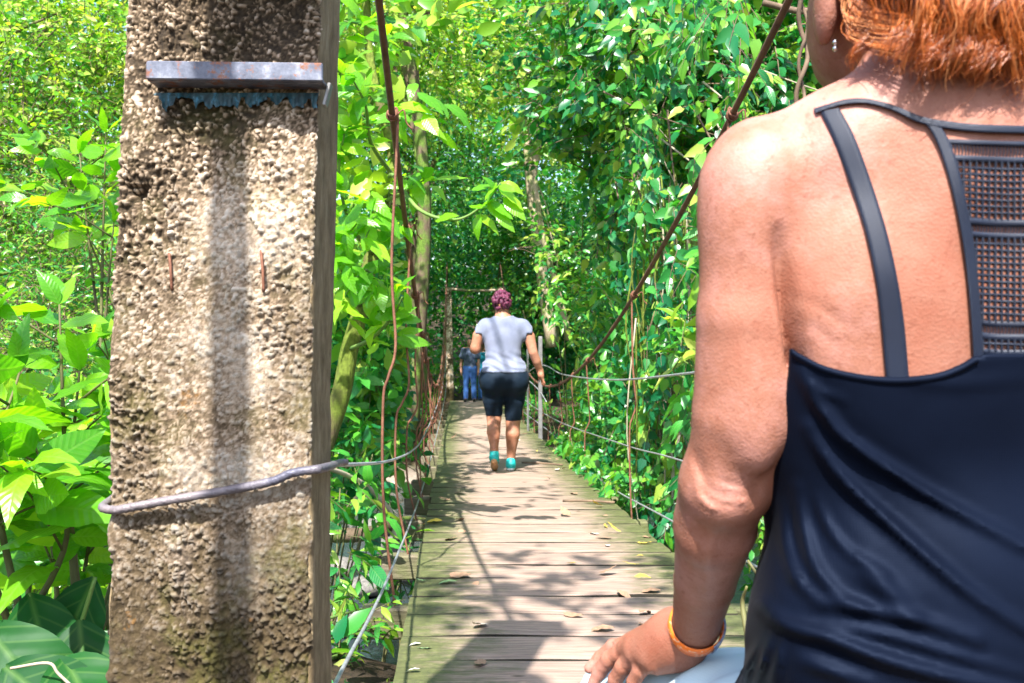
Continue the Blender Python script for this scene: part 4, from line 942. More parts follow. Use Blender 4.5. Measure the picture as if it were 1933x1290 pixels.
M['band'] = cloth_mat('navy_elastic', (.0035, .0065, .018), (.006, .011, .027), 700, .55, .05, 20)
M['denim_pale'] = cloth_mat('pale_blue_cotton', (.40, .54, .60), (.52, .66, .70), 500, .85, .1, 9, .3, .03)
t = NT('band_rubber'); co = t.coord(); x_, y_, z_ = t.sep(co)
M['wristband'] = t.set(base=t.mix(t.ramp(t.noise(co, 220, 2), [(.58, 0.), (.62, .8)]), (.85, .17, .015), (.80, .55, .35)), rough=.45)
M['wristband_blue'] = simple('wristband_blue', (.02, .05, .20), (.45, .5, .6), 260, .5)
M['metal'] = simple('silver', (.75, .72, .7), (.9, .88, .86), 8, .15, 0, 60, 1.0)

# ---- the woman seated in the foreground, seen from behind
XS = .357                                     # her spine
B = SDF()
def both(f):
    for sg in (1, -1): f(sg)
mx = lambda p, sg: (XS + (p[0] - XS) * sg, p[1], p[2] + CZ)
tors = SDF()
def torso(Q):
    Q.ell((XS, .835, CZ + .03), (.150, .098, .165), .04)
    Q.ell((XS, .86, CZ - .12), (.128, .088, .14), .06); Q.ell((XS, .865, CZ - .28), (.145, .100, .13), .06); Q.ell((XS, .85, CZ - .42), (.165, .130, .11), .06)
    both(lambda s: Q.ell(mx((.273, .803, .06), s), (.060, .058, .105), .04, ('Y', .18 * s)))      # scapula and lat
    both(lambda s: Q.ell(mx((.272, .84, -.04), s), (.05, .07, .10), .05))
    return Q
torso(tors); torso(B)
both(lambda s: B.cone(mx((.335, .80, .165), s), mx((.205, .815, .150), s), .042, .030, .05))         # trapezius to shoulder
both(lambda s: B.cone(mx((.345, .80, .205), s), mx((.275, .80, .165), s), .035, .030, .05))
B.cone((XS - .005, .80, CZ + .12), (XS - .012, .825, CZ + .27), .062, .050, .035)                    # neck
B.ell((XS - .015, .868, CZ + .375), (.078, .098, .120), .03)                                        # skull
B.ell((XS - .035, .905, CZ + .285), (.052, .058, .060), .03); B.ell((XS - .04, .955, CZ + .262), (.022, .02, .02), .03)   # jaw, chin
B.cone((XS - .035, .955, CZ + .345), (XS - .037, .985, CZ + .318), .010, .013, .02)                  # nose
B.ell((XS - .035, .955, CZ + .285), (.026, .012, .006), .01)                                        # mouth
both(lambda s: B.ell((XS - .035 + .032 * s, .940, CZ + .365), (.014, .010, .009), .012, sub=True))
both(lambda s: B.ell((XS - .015 - .074 * s, .85, CZ + .285), (.010, .018, .032), .012, ('X', .2)))
B.ell((.197, .806, CZ + .108), (.041, .044, .062), .028)                                            # deltoid
arm = [((.194, .806, CZ + .125), .037), ((.1905, .810, CZ + .02), .0395), ((.187, .822, CZ - .06), .0375), ((.181, .842, CZ - .12), .0335)]
fore = [((.178, .85, CZ - .122), .032), ((.180, .885, CZ - .165), .0348), ((.184, .95, CZ - .228), .0290), ((.1865, 1.01, CZ - .288), .0240), ((.182, 1.03, CZ - .30), .0240)]
B.chain(arm, .022); B.chain(fore, .022)
B.ell((.195, .800, CZ - .035), (.028, .026, .070), .012)                                               # triceps
B.ell((.174, .828, CZ - .130), (.014, .013, .018), .018)                                            # elbow point
B.ell((.166, .872, CZ - .158), (.018, .03, .035), .014)
mir = lambda ps: [((2 * XS - p[0], p[1], p[2]), r_) for p, r_ in ps]
B.ell((2 * XS - .193, .806, CZ + .108), (.043, .046, .062), .035); B.chain(mir(arm), .022); B.chain(mir(fore), .022)
thigh = [((.31, .88, CZ - .39), .088), ((.235, 1.03, CZ - .405), .074), ((.14, 1.21, CZ - .452), .058)]
thigh_r = [((.41, .88, CZ - .40), .088), ((.49, 1.03, CZ - .42), .074), ((.575, 1.20, CZ - .47), .060)]
B.chain(thigh, .03); B.chain(thigh_r, .03)
for sx, kx, kz in ((1, .14, -.452), (-1, .575, -.47)):
    B.chain([((kx, 1.21, CZ + kz), .053), ((kx + .005, 1.20, CZ - .62), .050), ((kx + .005, 1.19, CZ - .92), .034)], .03)
    B.chain([((kx + .005, 1.17, CZ - .945), .033), ((kx, 1.26, CZ - .955), .032), ((kx - .005, 1.36, CZ - .965), .022)], .03)
# furrow of the spine, fold behind the armpit
B.cone((XS, .715, CZ + .12), (XS, .745, CZ - .12), .010, .012, .035, sub=True)
B.ell((.285, .722, CZ - .035), (.030, .012, .05), .03, sub=True)
sw = thing('seated_woman', 'red-haired person in a black vest seated at the right, hand on knee', 'person', (XS, .95, CZ - .98))
base_w = np.array(sw.location)
PXY = lambda P: (966.5 + P[..., 0] / P[..., 1] * FPX, 645 - (P[..., 2] - CZ) / P[..., 1] * FPX)
def seg_dist(u, v, poly):
    """distance in photo pixels from points to a polyline, and position 0..1 along it"""
    best = np.full(u.shape, 1e9); tt = np.zeros(u.shape); poly = np.asarray(poly, float); n = len(poly) - 1
    for i in range(n):
        a, b = poly[i], poly[i + 1]; w_ = b - a; t_ = np.clip(((u - a[0]) * w_[0] + (v - a[1]) * w_[1]) / (w_ @ w_), 0, 1)
        d = np.hypot(u - a[0] - t_ * w_[0], v - a[1] - t_ * w_[1]); m = d < best; best = np.where(m, d, best); tt = np.where(m, (i + t_) / n, tt)
    return best, tt
z7 = lambda L: spline([(1240 + .504 * x, 640 + .504 * y, 0) for x, y in L], 5)[:, :2]
V, F = B.mesh(.0036, lo=(.08, .66, CZ - .50), hi=(XS + .29, 1.08, CZ + .52))
Vl, Fl = B.mesh(.012, lo=(.0, .9, CZ - 1.02), hi=(XS + .35, 1.45, CZ - .30)); 
# wrinkles at the elbow, tendons of the forearm
u, v = PXY(V); fr = np.clip((1.0 - V[:, 1]) / .02, 0, 1) * (V[:, 0] < .26)
for poly, amp, sg in (([(165, 500), (200, 560), (260, 590), (350, 590)], -.0028, 5), ([(170, 560), (200, 610), (240, 625), (290, 622)], -.0020, 4.5), ([(180, 530), (220, 575), (300, 608), (345, 606)], .0016, 5),
                      ([(160, 500), (145, 560), (165, 600), (215, 632), (265, 625)], .0022, 6), ([(225, 520), (280, 548), (350, 560)], -.0012, 4), ([(130, 400), (160, 480), (170, 520)], -.0035, 11), ([(355, 480), (370, 560), (350, 640)], -.0016, 10),
                      ([(110, 560), (105, 680), (135, 700)], .0012, 8), ([(95, 760), (85, 900), (95, 1000)], .0016, 6), ([(150, 640), (165, 800), (170, 960)], -.0010, 10), ([(190, 690), (200, 820), (185, 980)], .0010, 8)):
    d, t_ = seg_dist(u, v, z7(poly)); V[:, 1] -= 1.25 * amp * np.exp(-(d / sg) ** 2) * np.sin(math.pi * np.clip(t_, .02, .98)) ** .5 * fr
# muscle hollows on the shoulder blade (pixels of the back view)
for (cu, cv, su, sv, amp) in ((1480, 440, 40, 90, -.004), (1700, 480, 55, 120, -.003), (1610, 560, 70, 60, .003), (1560, 300, 70, 60, .003), (1790, 380, 40, 150, .0022), (1400, 640, 60, 90, .002), (1345, 800, 40, 70, .0015)):
    V[:, 1] -= amp * np.exp(-((u - cu) / su) ** 2 - ((v - cv) / sv) ** 2) * (V[:, 1] < .86)
d, t_ = seg_dist(u, v, spline([(1466, 420, 0), (1470, 480, 0), (1479, 555, 0), (1488, 615, 0), (1500, 690, 0)], 6)[:, :2]); sgn = u > np.interp(v, [420, 480, 555, 615, 690], [1466, 1470, 1479, 1488, 1500])
V[:, 1] += .030 * t_ ** .9 * np.exp(-(d / np.where(sgn, 20, 9)) ** 2) * (V[:, 1] < .86) * (v > 400) * (v < 760)
d, t_ = seg_dist(u, v, spline([(1500, 560, 0), (1540, 575, 0), (1590, 610, 0)], 5)[:, :2]); V[:, 1] += .0010 * np.exp(-(d / 9) ** 2) * (V[:, 1] < .86)
d, t_ = seg_dist(u, v, spline([(1505, 610, 0), (1540, 622, 0), (1575, 650, 0)], 5)[:, :2]); V[:, 1] += .0008 * np.exp(-(d / 8) ** 2) * (V[:, 1] < .86)
# hand on the knee
H = SDF()
hz = lambda u_, v_, D: px(u_, v_ - (12 if v_ > 1230 else 8), D)
wr = np.array([.1865, 1.008, CZ - .286])
H.chain([(wr, .0250), (hz(1282, 1215, 1.045), .0225)], .02)
kn_ = [hz(1196, 1221, 1.12), hz(1186, 1236, 1.098), hz(1205, 1248, 1.072), hz(1236, 1256, 1.048)]       # knuckles index..little
for q, r_ in zip(kn_, (.0105, .011, .0105, .0095)): H.cone(hz(1278, 1214, 1.045), q, .018, r_, .026)
fing = [[(1158, 1234, 1.142), (1134, 1254, 1.15), (1113, 1274, 1.15)], [(1150, 1257, 1.118), (1132, 1280, 1.128), (1120, 1302, 1.13)], [(1176, 1272, 1.09), (1162, 1294, 1.10), (1154, 1316, 1.105)], [(1208, 1278, 1.062), (1196, 1299, 1.07), (1190, 1318, 1.075)]]
for q, fs, r_ in zip(kn_, fing, (.0086, .0088, .0085, .0076)):
    ps = [hz(*f) for f in fs]; H.chain([(q, r_ * 1.12), ((q + ps[0]) / 2, r_ * .98), (ps[0], r_ * 1.03), ((ps[0] + ps[1]) / 2, r_ * .9), (ps[1], r_ * .92), (ps[2], r_ * .74)], .004)
H.chain([(hz(1270, 1205, 1.06), .016), (hz(1240, 1205, 1.12), .0135), (hz(1215, 1222, 1.17), .0115), (hz(1195, 1240, 1.2), .009)], .012)
Vh, Fh = H.mesh(.0017)
u, v = PXY(Vh)
for poly in ([(1196, 1262), (1208, 1272), (1212, 1285)], [(1222, 1268), (1236, 1262), (1240, 1272)]):
    d, t_ = seg_dist(u, v, poly); Vh[:, 2] -= .0012 * np.exp(-(d / 3.5) ** 2)
allV = np.concatenate([V, Vl, Vh]); allF = np.concatenate([F, Fl + len(V), Fh + len(V) + len(Vl)])
link('body', mesh_np('body', allV - base_w, allF, M['skin']), sw)
# wristband
wb = SDF().chain(fore, .022)
ax = nrm(np.array(fore[3][0]) - np.array(fore[2][0])); u1 = nrm(np.cross(ax, [0, 0, 1])); v1 = np.cross(ax, u1)
def ring(name, c, rad, wd, th, a0, a1, mat, tilt=0):
    a = np.linspace(a0, a1, 48); rows = []
    ax2 = nrm(ax + tilt * v1); U1 = nrm(np.cross(ax2, [0, 0, 1])); V1 = np.cross(ax2, U1)
    for dr, dw in ((0, -wd), (th, -wd * .9), (th * 1.1, 0), (th, wd * .9), (0, wd)):
        rows.append(c + ax2 * dw + (rad + dr) * (np.cos(a)[:, None] * U1 + np.sin(a)[:, None] * V1))
    G = np.array(rows); m = len(a); i = (np.arange(4)[:, None] * m + np.arange(m - 1)[None]).ravel()
    return link(name, mesh_np(name, G.reshape(-1, 3) - base_w, np.stack([i, i + 1, i + 1 + m, i + m], 1), M[mat]), sw)
cb = np.array(fore[3][0]) + ax * .002
ring('wristband', cb, .0258, .0115, .0022, 0, 2 * math.pi, 'wristband', -.25).__setitem__('label', 'orange rubber wristband')
ring('wristband_clasp', cb, .0272, .0112, .0022, -.3, 1.0, 'wristband_blue', -.25)
# trousers leg of pale cotton
TR = SDF().chain(thigh, .03).chain(thigh_r, .03).ell((XS, .87, CZ - .41), (.18, .135, .11), .05)
def trf(P):
    n1 = vnoise(P * [1, .6, 1.3], 16, 31); return .003 * np.clip(n1, -.2, 1) + .002 * np.sin(P[..., 1] * 120 + P[..., 0] * 60 + 4 * n1)
V, F = TR.mesh(.0045, off=.009, fold=trf, cut=lambda P: np.maximum(P[..., 1] - 1.262, -(P[..., 2] - (CZ - .53))))
link('trousers', mesh_np('trousers', V - base_w, F, M['denim_pale']), sw)
M['print'] = cloth_mat('dark_blue_print', (.05, .09, .2), (.10, .15, .28), 500, .8)
for (pu, pv, D, s_) in ((1092, 1262, 1.2, .011), (1112, 1268, 1.19, .008), (1086, 1280, 1.21, .008)):
    a = np.linspace(0, 2 * math.pi, 14, endpoint=False); P = px(pu, pv, D) + np.stack([np.cos(a) * s_, 0 * a, np.sin(a) * s_ * .8], 1); P = np.vstack([P, P.mean(0)])
    P, g = TR.project(P, .0115); link('print_patch', mesh_np('print_patch', np.array(P) - base_w, [(i, (i + 1) % 14, 14) for i in range(14)], M['print']), sw)
# black vest
VS = torso(SDF()); VS.cone((.32, .88, CZ - .385), (.285, .955, CZ - .388), .088, .080, .05)
VS.ell((XS, .79, CZ - .235), (.135, .06, .10), .06)
ridges = [([(540, 130), (600, 240), (700, 370), (900, 510), (1100, 630), (1420, 800)], .0085, 13), ([(565, 330), (630, 440), (720, 550), (860, 680), (1050, 850), (1200, 970), (1420, 1110)], .0085, 14),
          ([(760, 840), (850, 930), (960, 1040)], .008, 22), ([(600, 985), (700, 1000), (830, 1025), (1000, 1060), (1200, 1130)], .007, 15), ([(400, 1000), (480, 1070), (640, 1120), (850, 1200), (1100, 1270), (1375, 1330)], .010, 17),
          ([(640, 1075), (760, 1090), (900, 1120), (1100, 1180), (1380, 1260)], .006, 12), ([(525, 560), (545, 700), (590, 850), (680, 960), (780, 1010)], .006, 14), ([(505, 850), (540, 920), (620, 990)], .005, 12),
          ([(470, 620), (480, 760), (520, 900)], .004, 12), ([(600, 600), (640, 700), (720, 800), (860, 880)], .004, 10), ([(430, 1130), (400, 1200), (370, 1300)], .005, 9), ([(470, 1140), (450, 1220), (430, 1310)], .005, 9), ([(385, 1140), (340, 1220), (310, 1300)], .004, 9), ([(540, 1200), (640, 1240), (800, 1290)], .006, 16),
          ([(560, 150), (620, 200), (700, 230)], .003, 9), ([(900, 140), (1100, 170), (1375, 150)], .002, 14)]
ridges = [(z7(p), a, s_) for p, a, s_ in ridges]
def shirt_fold(P):
    u, v = PXY(P); sh = P.shape[:-1]; o = np.zeros(sh); m = (P[..., 1] < .97) & (P[..., 0] < XS + .12)
    uu, vv = u[m], v[m]; acc = np.zeros(uu.shape)
    for poly, a, s_ in ridges:
        d, t_ = seg_dist(uu, vv, poly); e = np.sin(math.pi * np.clip(t_, .04, .9)) ** .6
        acc += e * (a * np.exp(-(d / s_) ** 2) - .35 * a * np.exp(-(d / (2.4 * s_)) ** 2))
    o[m] = acc; return o + .0015 * vnoise(P, 14, 41)
neck = spline([(1400, 652, 0), (1483, 655, 0), (1510, 668, 0), (1560, 692, 0), (1630, 708, 0), (1700, 713, 0), (1770, 706, 0), (1815, 690, 0), (1848, 672, 0), (1880, 668, 0), (1940, 668, 0), (2050, 672, 0)], 6)[:, :2]
def shirt_cut(P):
    u, v = PXY(P); vt_ = np.interp(u, neck[:, 0], neck[:, 1]); c = (vt_ - v) / FPX * P[..., 1]
    front = P[..., 1] > .86; c = np.where(front, np.minimum(c, (P[..., 2] - (CZ + .03))), c)
    um = np.interp(v, [640, 700, 760, 820, 880, 950, 1050, 1120, 1200], [1490, 1488, 1478, 1468, 1452, 1440, 1424, 1400, 1200]); c = np.maximum(c, np.where(front, -1., (um - u) / FPX * P[..., 1]))
    hem = -(P[..., 2] - (CZ - .43)); return np.maximum(c, hem)
V, F = VS.mesh(.0036, off=.0075, fold=shirt_fold, cut=shirt_cut, lo=(.15, .64, CZ - .46), hi=(XS + .235, 1.08, CZ + .06))
link('vest', mesh_np('vest', V - base_w, F, M['top']), sw)
# bands and mesh panel laid on the back
def on_back(uv, off, D0=.60, src=None):
    P = np.array([px(u, v, D0) for u, v in uv]); d = nrm(P - np.array([0, 0, CZ])); return (src or B).raycast(P, d, off)
def ribbon(name, left, right, off, mat, n=10, thick=.0016, cols=5):
    Lf = spline([(*q, 0) for q in left], n)[:, :2]; Rt = spline([(*q, 0) for q in right], n)[:, :2]; m = len(Lf)
    uv = np.array([Lf * (1 - s_) + Rt * s_ for s_ in np.linspace(0, 1, cols)]).transpose(1, 0, 2).reshape(-1, 2)
    P = on_back(uv, off); P2 = on_back(uv, -.001); k = cols
    i = (np.arange(m - 1)[:, None] * k + np.arange(k - 1)[None]).ravel(); F = np.stack([i, i + 1, i + 1 + k, i + k], 1); N_ = m * k
    e0 = np.arange(m - 1) * k; e1 = e0 + k - 1
    F = np.concatenate([F, np.stack([e0, e0 + k, e0 + k + N_, e0 + N_], 1), np.stack([e1, e1 + N_, e1 + k + N_, e1 + k], 1)])
    return link(name, mesh_np(name, np.vstack([P, P2]) - base_w, F, M[mat]), sw)
ribbon('shoulder_strap', [(1548, 210), (1572, 262), (1602, 340), (1632, 430), (1652, 520), (1664, 610), (1672, 700), (1676, 722)], [(1584, 204), (1612, 256), (1642, 336), (1672, 430), (1693, 520), (1707, 610), (1715, 700), (1718, 722)], .0035, 'band')
ribbon('neck_binding', [(1536, 205), (1565, 196), (1600, 187), (1640, 187), (1690, 200), (1740, 220), (1790, 229), (1850, 235), (1945, 238)], [(1540, 214), (1568, 204), (1602, 196), (1640, 196), (1686, 209), (1732, 231), (1785, 243), (1850, 250), (1945, 253)], .0042, 'band', cols=4)
ribbon('panel_binding', [(1738, 222), (1763, 258), (1783, 310), (1802, 380), (1818, 460), (1829, 550), (1836, 640), (1838, 690)], [(1766, 226), (1790, 262), (1808, 312), (1824, 380), (1839, 460), (1849, 550), (1855, 640), (1858, 690)], .0042, 'band')
for k, (y0, y1) in enumerate(((262, 272), (292, 304), (410, 424), (436, 447), (603, 613), (626, 640), (656, 668))):
    xl = lambda y: np.interp(y, [222, 258, 310, 380, 460, 550, 640, 690], [1755, 1775, 1796, 1813, 1828, 1839, 1846, 1848])
    ribbon('mesh_band', [(xl(y0), y0), (1880, y0 + 4), (1945, y0 + 5), (2010, y0 + 4)], [(xl(y1), y1), (1880, y1 + 4), (1945, y1 + 5), (2010, y1 + 4)], .0034, 'band', 5, cols=3)
hl_ = [(q[0], q[1] + 1) for q in neck if 1494 < q[0] < 1850]; hem_uv = np.array([[(u_, v_ + dv) for dv in (-2, 3, 9, 15)] for u_, v_ in hl_]).reshape(-1, 2)
P = on_back(hem_uv, .0098, src=VS); P = P.reshape(-1, 4, 3); P[:, 0] += [0, .004, 0]; P[:, 3] += [0, .0022, 0]; i = (np.arange(len(hl_) - 1)[:, None] * 4 + np.arange(3)[None]).ravel()
link('neck_hem', mesh_np('neck_hem', P.reshape(-1, 3) - base_w, np.stack([i, i + 1, i + 5, i + 4], 1), M['top']), sw)
# knitted net of the panel: threads both ways, one mesh
mb = MB(); N0 = 0
dm = on_back([(1740 + 8 * i, 210 + 8 * j) for i in range(37) for j in range(62)], 0)[:, 1].reshape(37, 62)
xl = lambda y: np.interp(y, [222, 258, 310, 380, 460, 550, 640, 690], [1755, 1775, 1796, 1813, 1828, 1839, 1846, 1848])
def thread(uv, r_):
    uv = np.array(uv); a_ = np.clip((uv[:, 0] - 1740) / 8, 0, 34.99); b_ = np.clip((uv[:, 1] - 210) / 8, 0, 59.99); i_ = a_.astype(int); j_ = b_.astype(int); fa = a_ - i_; fb = b_ - j_
    tq = dm[i_, j_] * (1 - fa) * (1 - fb) + dm[i_ + 1, j_] * fa * (1 - fb) + dm[i_, j_ + 1] * (1 - fa) * fb + dm[i_ + 1, j_ + 1] * fa * fb
    P = np.array([px(u_, v_, t_ - .0032) for (u_, v_), t_ in zip(uv, tq)]); mb.tube(P - base_w, r_, 4, cap=False)
for y0, y1, st in ((304, 410, 12), (447, 603, 12), (640, 656, 8)):
    y = y0 + st
    while y < y1 - 2: thread([(u_, y + 4 * min(1, (u_ - xl(y)) / 100)) for u_ in np.linspace(xl(y), 2000, 12)], .0010); y += st
for u_ in np.arange(1795, 1990, 12):
    for y0, y1 in ((300, 412), (445, 605), (638, 660)):
        L_ = [(u_, yy + 3) for yy in np.linspace(y0, y1, 10) if xl(yy) < u_ + 3]
        if len(L_) > 2: thread(L_, .0010)
for y0, y1 in ((270, 294), (424, 437), (613, 627)):
    for u_ in np.arange(1770, 1990, 6.5):
        if xl((y0 + y1) / 2) < u_: thread([(u_, y0 + 2), (u_ + 2, (y0 + y1) / 2 + 3), (u_, y1 + 4)], .0005)
mb.build('mesh_panel', M['band'], sw, True)['label'] = 'open knitted net panel over the spine'
# ear ring studs
for v_ in (80, 92):
    c = px(1577, v_, .842); ph = np.linspace(0, math.pi, 7); th = np.linspace(0, 2 * math.pi, 10, endpoint=False); P_, T_ = np.meshgrid(ph, th, indexing='ij')
    Vv = .0026 * np.stack([np.sin(P_) * np.cos(T_), np.sin(P_) * np.sin(T_), np.cos(P_)], -1).reshape(-1, 3) + c
    link('earring', mesh_np('earring', Vv - base_w, [(i * 10 + j, i * 10 + 10 + j, i * 10 + 10 + (j + 1) % 10, i * 10 + (j + 1) % 10) for i in range(6) for j in range(10)], M['metal']), sw)
# hair: cap and loose strands
t = NT('auburn_hair'); ti = t.n('ShaderNodeAttribute', attribute_name='tint').outputs['Fac']
M['hair'] = t.set(base=t.ramp(ti, [(0, (.07, .018, .006)), (.4, (.30, .065, .010)), (.75, (.52, .13, .022)), (1, (.66, .27, .10))]), rough=.32, spec=.6)
HR = SDF().ell((XS - .012, .845, CZ + .385), (.098, .105, .125), .03).ell((XS + .005, .79, CZ + .29), (.082, .055, .07), .03)
V, F = HR.mesh(.006, fold=lambda P: .004 * vnoise(P * [1, 1, .25], 60, 5), cut=lambda P: np.maximum(np.maximum((CZ + .245) - P[..., 2], P[..., 1] - .90), -(P[..., 0] - .265) - .3 * np.clip(P[..., 2] - CZ - .33, 0, 1)))
hair = link('hair', mesh_np('hair', V - base_w, F, M['hair'], True, np.full(len(V), .12)), sw, label='short wavy auburn hair ending above the nape')
r = np.random.default_rng(77); SV, SF, ST = [], [], []; nb_ = 0
def strand(P, rad, tint):
    global nb_
    m = len(P); T_ = nrm(np.gradient(P, axis=0)); U_ = nrm(np.cross(T_, [.3, 1, .2])); W_ = np.cross(T_, U_)
    rr = rad * np.linspace(1, .35, m)[:, None]
    ring_ = np.stack([P + rr * (math.cos(a) * U_ + math.sin(a) * W_) for a in (0, 2.09, 4.19)], 1).reshape(-1, 3)
    i = (np.arange(m - 1)[:, None] * 3 + np.arange(3)[None]).ravel(); j = (np.arange(m - 1)[:, None] * 3 + (np.arange(3)[None] + 1) % 3).ravel()
    SV.append(ring_); SF.append(np.stack([i, j, j + 3, i + 3], 1) + nb_); ST.append(np.full(len(ring_), tint)); nb_ += len(ring_)
def lock(p0, pts_uvD, n, spread, rad, tb, end_spread=2.0):
    C_ = spline([p0] + pts_uvD, 6); m = len(C_); t_ = np.linspace(0, 1, m)
    for q in range(n):
        o1 = r.normal(size=3) * spread; o2 = r.normal(size=3) * spread * end_spread; ph = r.random() * 6; wv2 = .0012 + .0015 * r.random()
        P = C_ + o1 * (1 - t_)[:, None] + o2 * t_[:, None]; P[:, 0] += wv2 * np.sin(t_ * 9 + ph) ; P[:, 2] += wv2 * .5 * np.cos(t_ * 11 + ph)
        k = int(m * (.75 + .25 * r.random())); strand(P[:max(4, k)], rad * (.7 + .6 * r.random()), np.clip(tb + .22 * r.normal(), 0, 1))
for q in range(46):       # hanging back of the bob
    u0 = 1735 + 260 * r.random(); e = 95 + 70 * r.random() + .06 * (u0 - 1735); D = .715 + .02 * r.random()
    lock(px(u0 + 10 * r.normal(), -110, D + .01), [px(u0 + 8 * r.normal(), -20, D - .012), px(u0 - 6 + 12 * r.normal(), 50, D - .008), px(u0 - 12 + 14 * r.normal(), e - 25, D + .006), px(u0 - 25 + 26 * r.normal(), e + 12, D + .016)], 26, .0028, .00045, .55 + .2 * r.random())
for q in range(26):       # flicked-out ends to the left over the nape
    u0 = 1755 + 150 * r.random(); D = .722
    lock(px(u0 + 30, 40, D), [px(u0 + 5, 85 + 10 * r.normal(), D - .004), px(u0 - 20, 112 + 12 * r.normal(), D - .004), px(u0 - 25 + 20 * r.normal(), 150 + 10 * r.normal(), D + .012)], 20, .0025, .0004, .62 + .1 * r.normal())
for q in range(16):       # wisps from the ear to the nape
    v0 = -20 + 70 * r.random(); D = .80
    lock(px(1590 + 20 * r.random(), v0 - 40, D + .01), [px(1598 + 12 * r.random(), v0, D - .02), px(1635 + 15 * r.normal(), v0 + 40, D - .035), px(1700 + 12 * r.normal(), v0 + 58, D - .06), px(1745, v0 + 55 + 15 * r.normal(), D - .075)], 9, .0022, .0004, .75 + .1 * r.normal(), 1.6)
for q in range(14):       # short curls at the side of the neck
    u0 = 1625 + 110 * r.random(); D = .775 - .0005 * (u0 - 1625)
    lock(px(u0 + 25, 20, D), [px(u0 + 10, 60, D - .01), px(u0 - 10 + 12 * r.normal(), 100, D - .008), px(u0 - 22 + 14 * r.normal(), 135 + 12 * r.normal(), D + .0)], 10, .0018, .00035, .6 + .12 * r.normal(), 1.8)
for q in range(60):
    u0 = 1640 + 300 * r.random(); lock(px(u0, -140, .74), [px(u0, -60, .735), px(u0 - 5, 0, .74), px(u0 + 10 * r.normal(), 60 + 20 * r.normal(), .748)], 14, .004, .0005, .2 + .1 * r.random())
link('hair_strands', mesh_np('hair_strands', np.concatenate(SV) - base_w, np.concatenate(SF), M['hair'], True, np.concatenate(ST)), hair)
# the low wall she sits on (below the picture)
mb = MB(); mb.box((XS + .22, .78, CZ - .80), (.95, .40, .56), bev=.012); mb.build('low_wall', M['concrete_side'], None, label='low concrete anchor wall under the seated person', category='wall')

# ---- walking woman on the deck and the two people at the far end
def limb(Q, pts, k=.03): Q.chain([(np.array(p, float), r_) for p, r_ in pts], k)
def part(name, root, q, mat, h, off=0.0, cut=None, fold=None, label=None, Rm=None):
    V, F = q.mesh(h, off=off, cut=cut, fold=fold); o = link(name, mesh_np(name, V, F, M[mat]), root)
    if label: o['label'] = label
    return o
M['tee'] = cloth_mat('pale_lilac_tee', (.12, .14, .21), (.19, .205, .28), 300, .8, .2, 5)
M['leggings'] = cloth_mat('dark_leggings', (.003, .009, .019), (.007, .016, .03), 300, .7, .03, 5, .15)
M['shoe'] = simple('turquoise_shoe', (.0, .30, .30), (.02, .42, .40), 20, .5); M['sole'] = simple('shoe_sole', (.35, .16, .06), (.55, .35, .2), 20, .7); M['sole_w'] = simple('white_sole', (.6, .6, .6), (.7, .72, .72), 20, .7)
M['curls'] = simple('purple_red_hair', (.035, .006, .022), (.16, .024, .065), 22, .45, .8, 120, 0, .01)
D0 = 9.15
ww = thing('walking_woman', 'person in a pale lilac tee, dark leggings and turquoise shoes walking away along the bridge', 'person', px(951, 888, D0)); ww.location[2] = br(.0, D0, .0)[2]
g = lambda u, v, y=0: np.array([(u - 951) / 206.0, y, (888 - v) / 206.0])
W = SDF(); TS = SDF(); LG = SDF()
def trunk_w(Q, k=.06):
    Q.ell((-.005, .0, 1.20), (.165, .105, .20), k); Q.ell((-.005, .0, 1.01), (.150, .110, .14), k); Q.ell((0, .0, .86), (.205, .15, .15), k); Q.ell((-.09, -.07, .82), (.115, .11, .115), k); Q.ell((.10, -.07, .82), (.115, .11, .115), k)
trunk_w(W); trunk_w(TS)
for Q in (W, TS): Q.cone((0, 0, 1.355), (-.165, 0, 1.315), .060, .052, .05); Q.cone((0, 0, 1.355), (.165, 0, 1.315), .060, .052, .05); Q.cone((-.01, .01, 1.38), (-.015, .02, 1.47), .062, .05, .04)
W.ell((-.018, .03, 1.545), (.073, .092, .108), .03); W.cone((-.015, .02, 1.40), (-.018, .03, 1.5), .052, .05, .03); W.cone((-.018, .11, 1.53), (-.018, .13, 1.515), .012, .014, .02); W.ell((-.018, .10, 1.465), (.03, .03, .03), .03)
for s in (-1, 1): W.ell((-.018 + .074 * s, .03, 1.535), (.010, .02, .03), .01)
limb(W, [((-.185, 0, 1.31), .052), ((-.235, -.01, 1.23), .052), ((-.262, -.015, 1.115), .044)]); limb(W, [((-.262, -.01, 1.11), .043), ((-.225, .10, 1.12), .041), ((-.17, .20, 1.19), .030)])
limb(W, [((.185, 0, 1.31), .052), ((.235, -.01, 1.22), .052), ((.268, -.02, 1.08), .043), ((.30, .01, 1.0), .041), ((.335, .06, .905), .029)])
for q, (dx, dy, dz, L_) in enumerate(((.02, .015, -.10, .0085), (.032, .004, -.105, .009), (.040, -.008, -.10, .009), (.045, -.02, -.085, .008))): W.chain([(np.array((.335 + .004 * q, .058 - .010 * q, .875)), .013), (np.array((.335 + dx * .6, .058 + dy, .875 + dz * .55)), L_ + .001), (np.array((.335 + dx, .05 + dy, .875 + dz)), L_ * .8)], .01)
W.cone((.335, .06, .905), (.342, .05, .865), .029, .030, .02); W.chain([(np.array((.33, .075, .88)), .014), (np.array((.325, .10, .84)), .011), (np.array((.33, .105, .80)), .008)], .012)
hl, kl, al = (-.095, 0, .82), (-.09, .035, .475), (-.085, -.18, .195); hr, kr, ar = (.095, 0, .82), (.085, .02, .45), (.065, .02, .07)
for Q in (W, LG):
    limb(Q, [(hl, .110), ((-.098, .0, .65), .088), (kl, .062)], .025); limb(Q, [(hr, .110), ((.098, .0, .65), .088), (kr, .062)], .025)
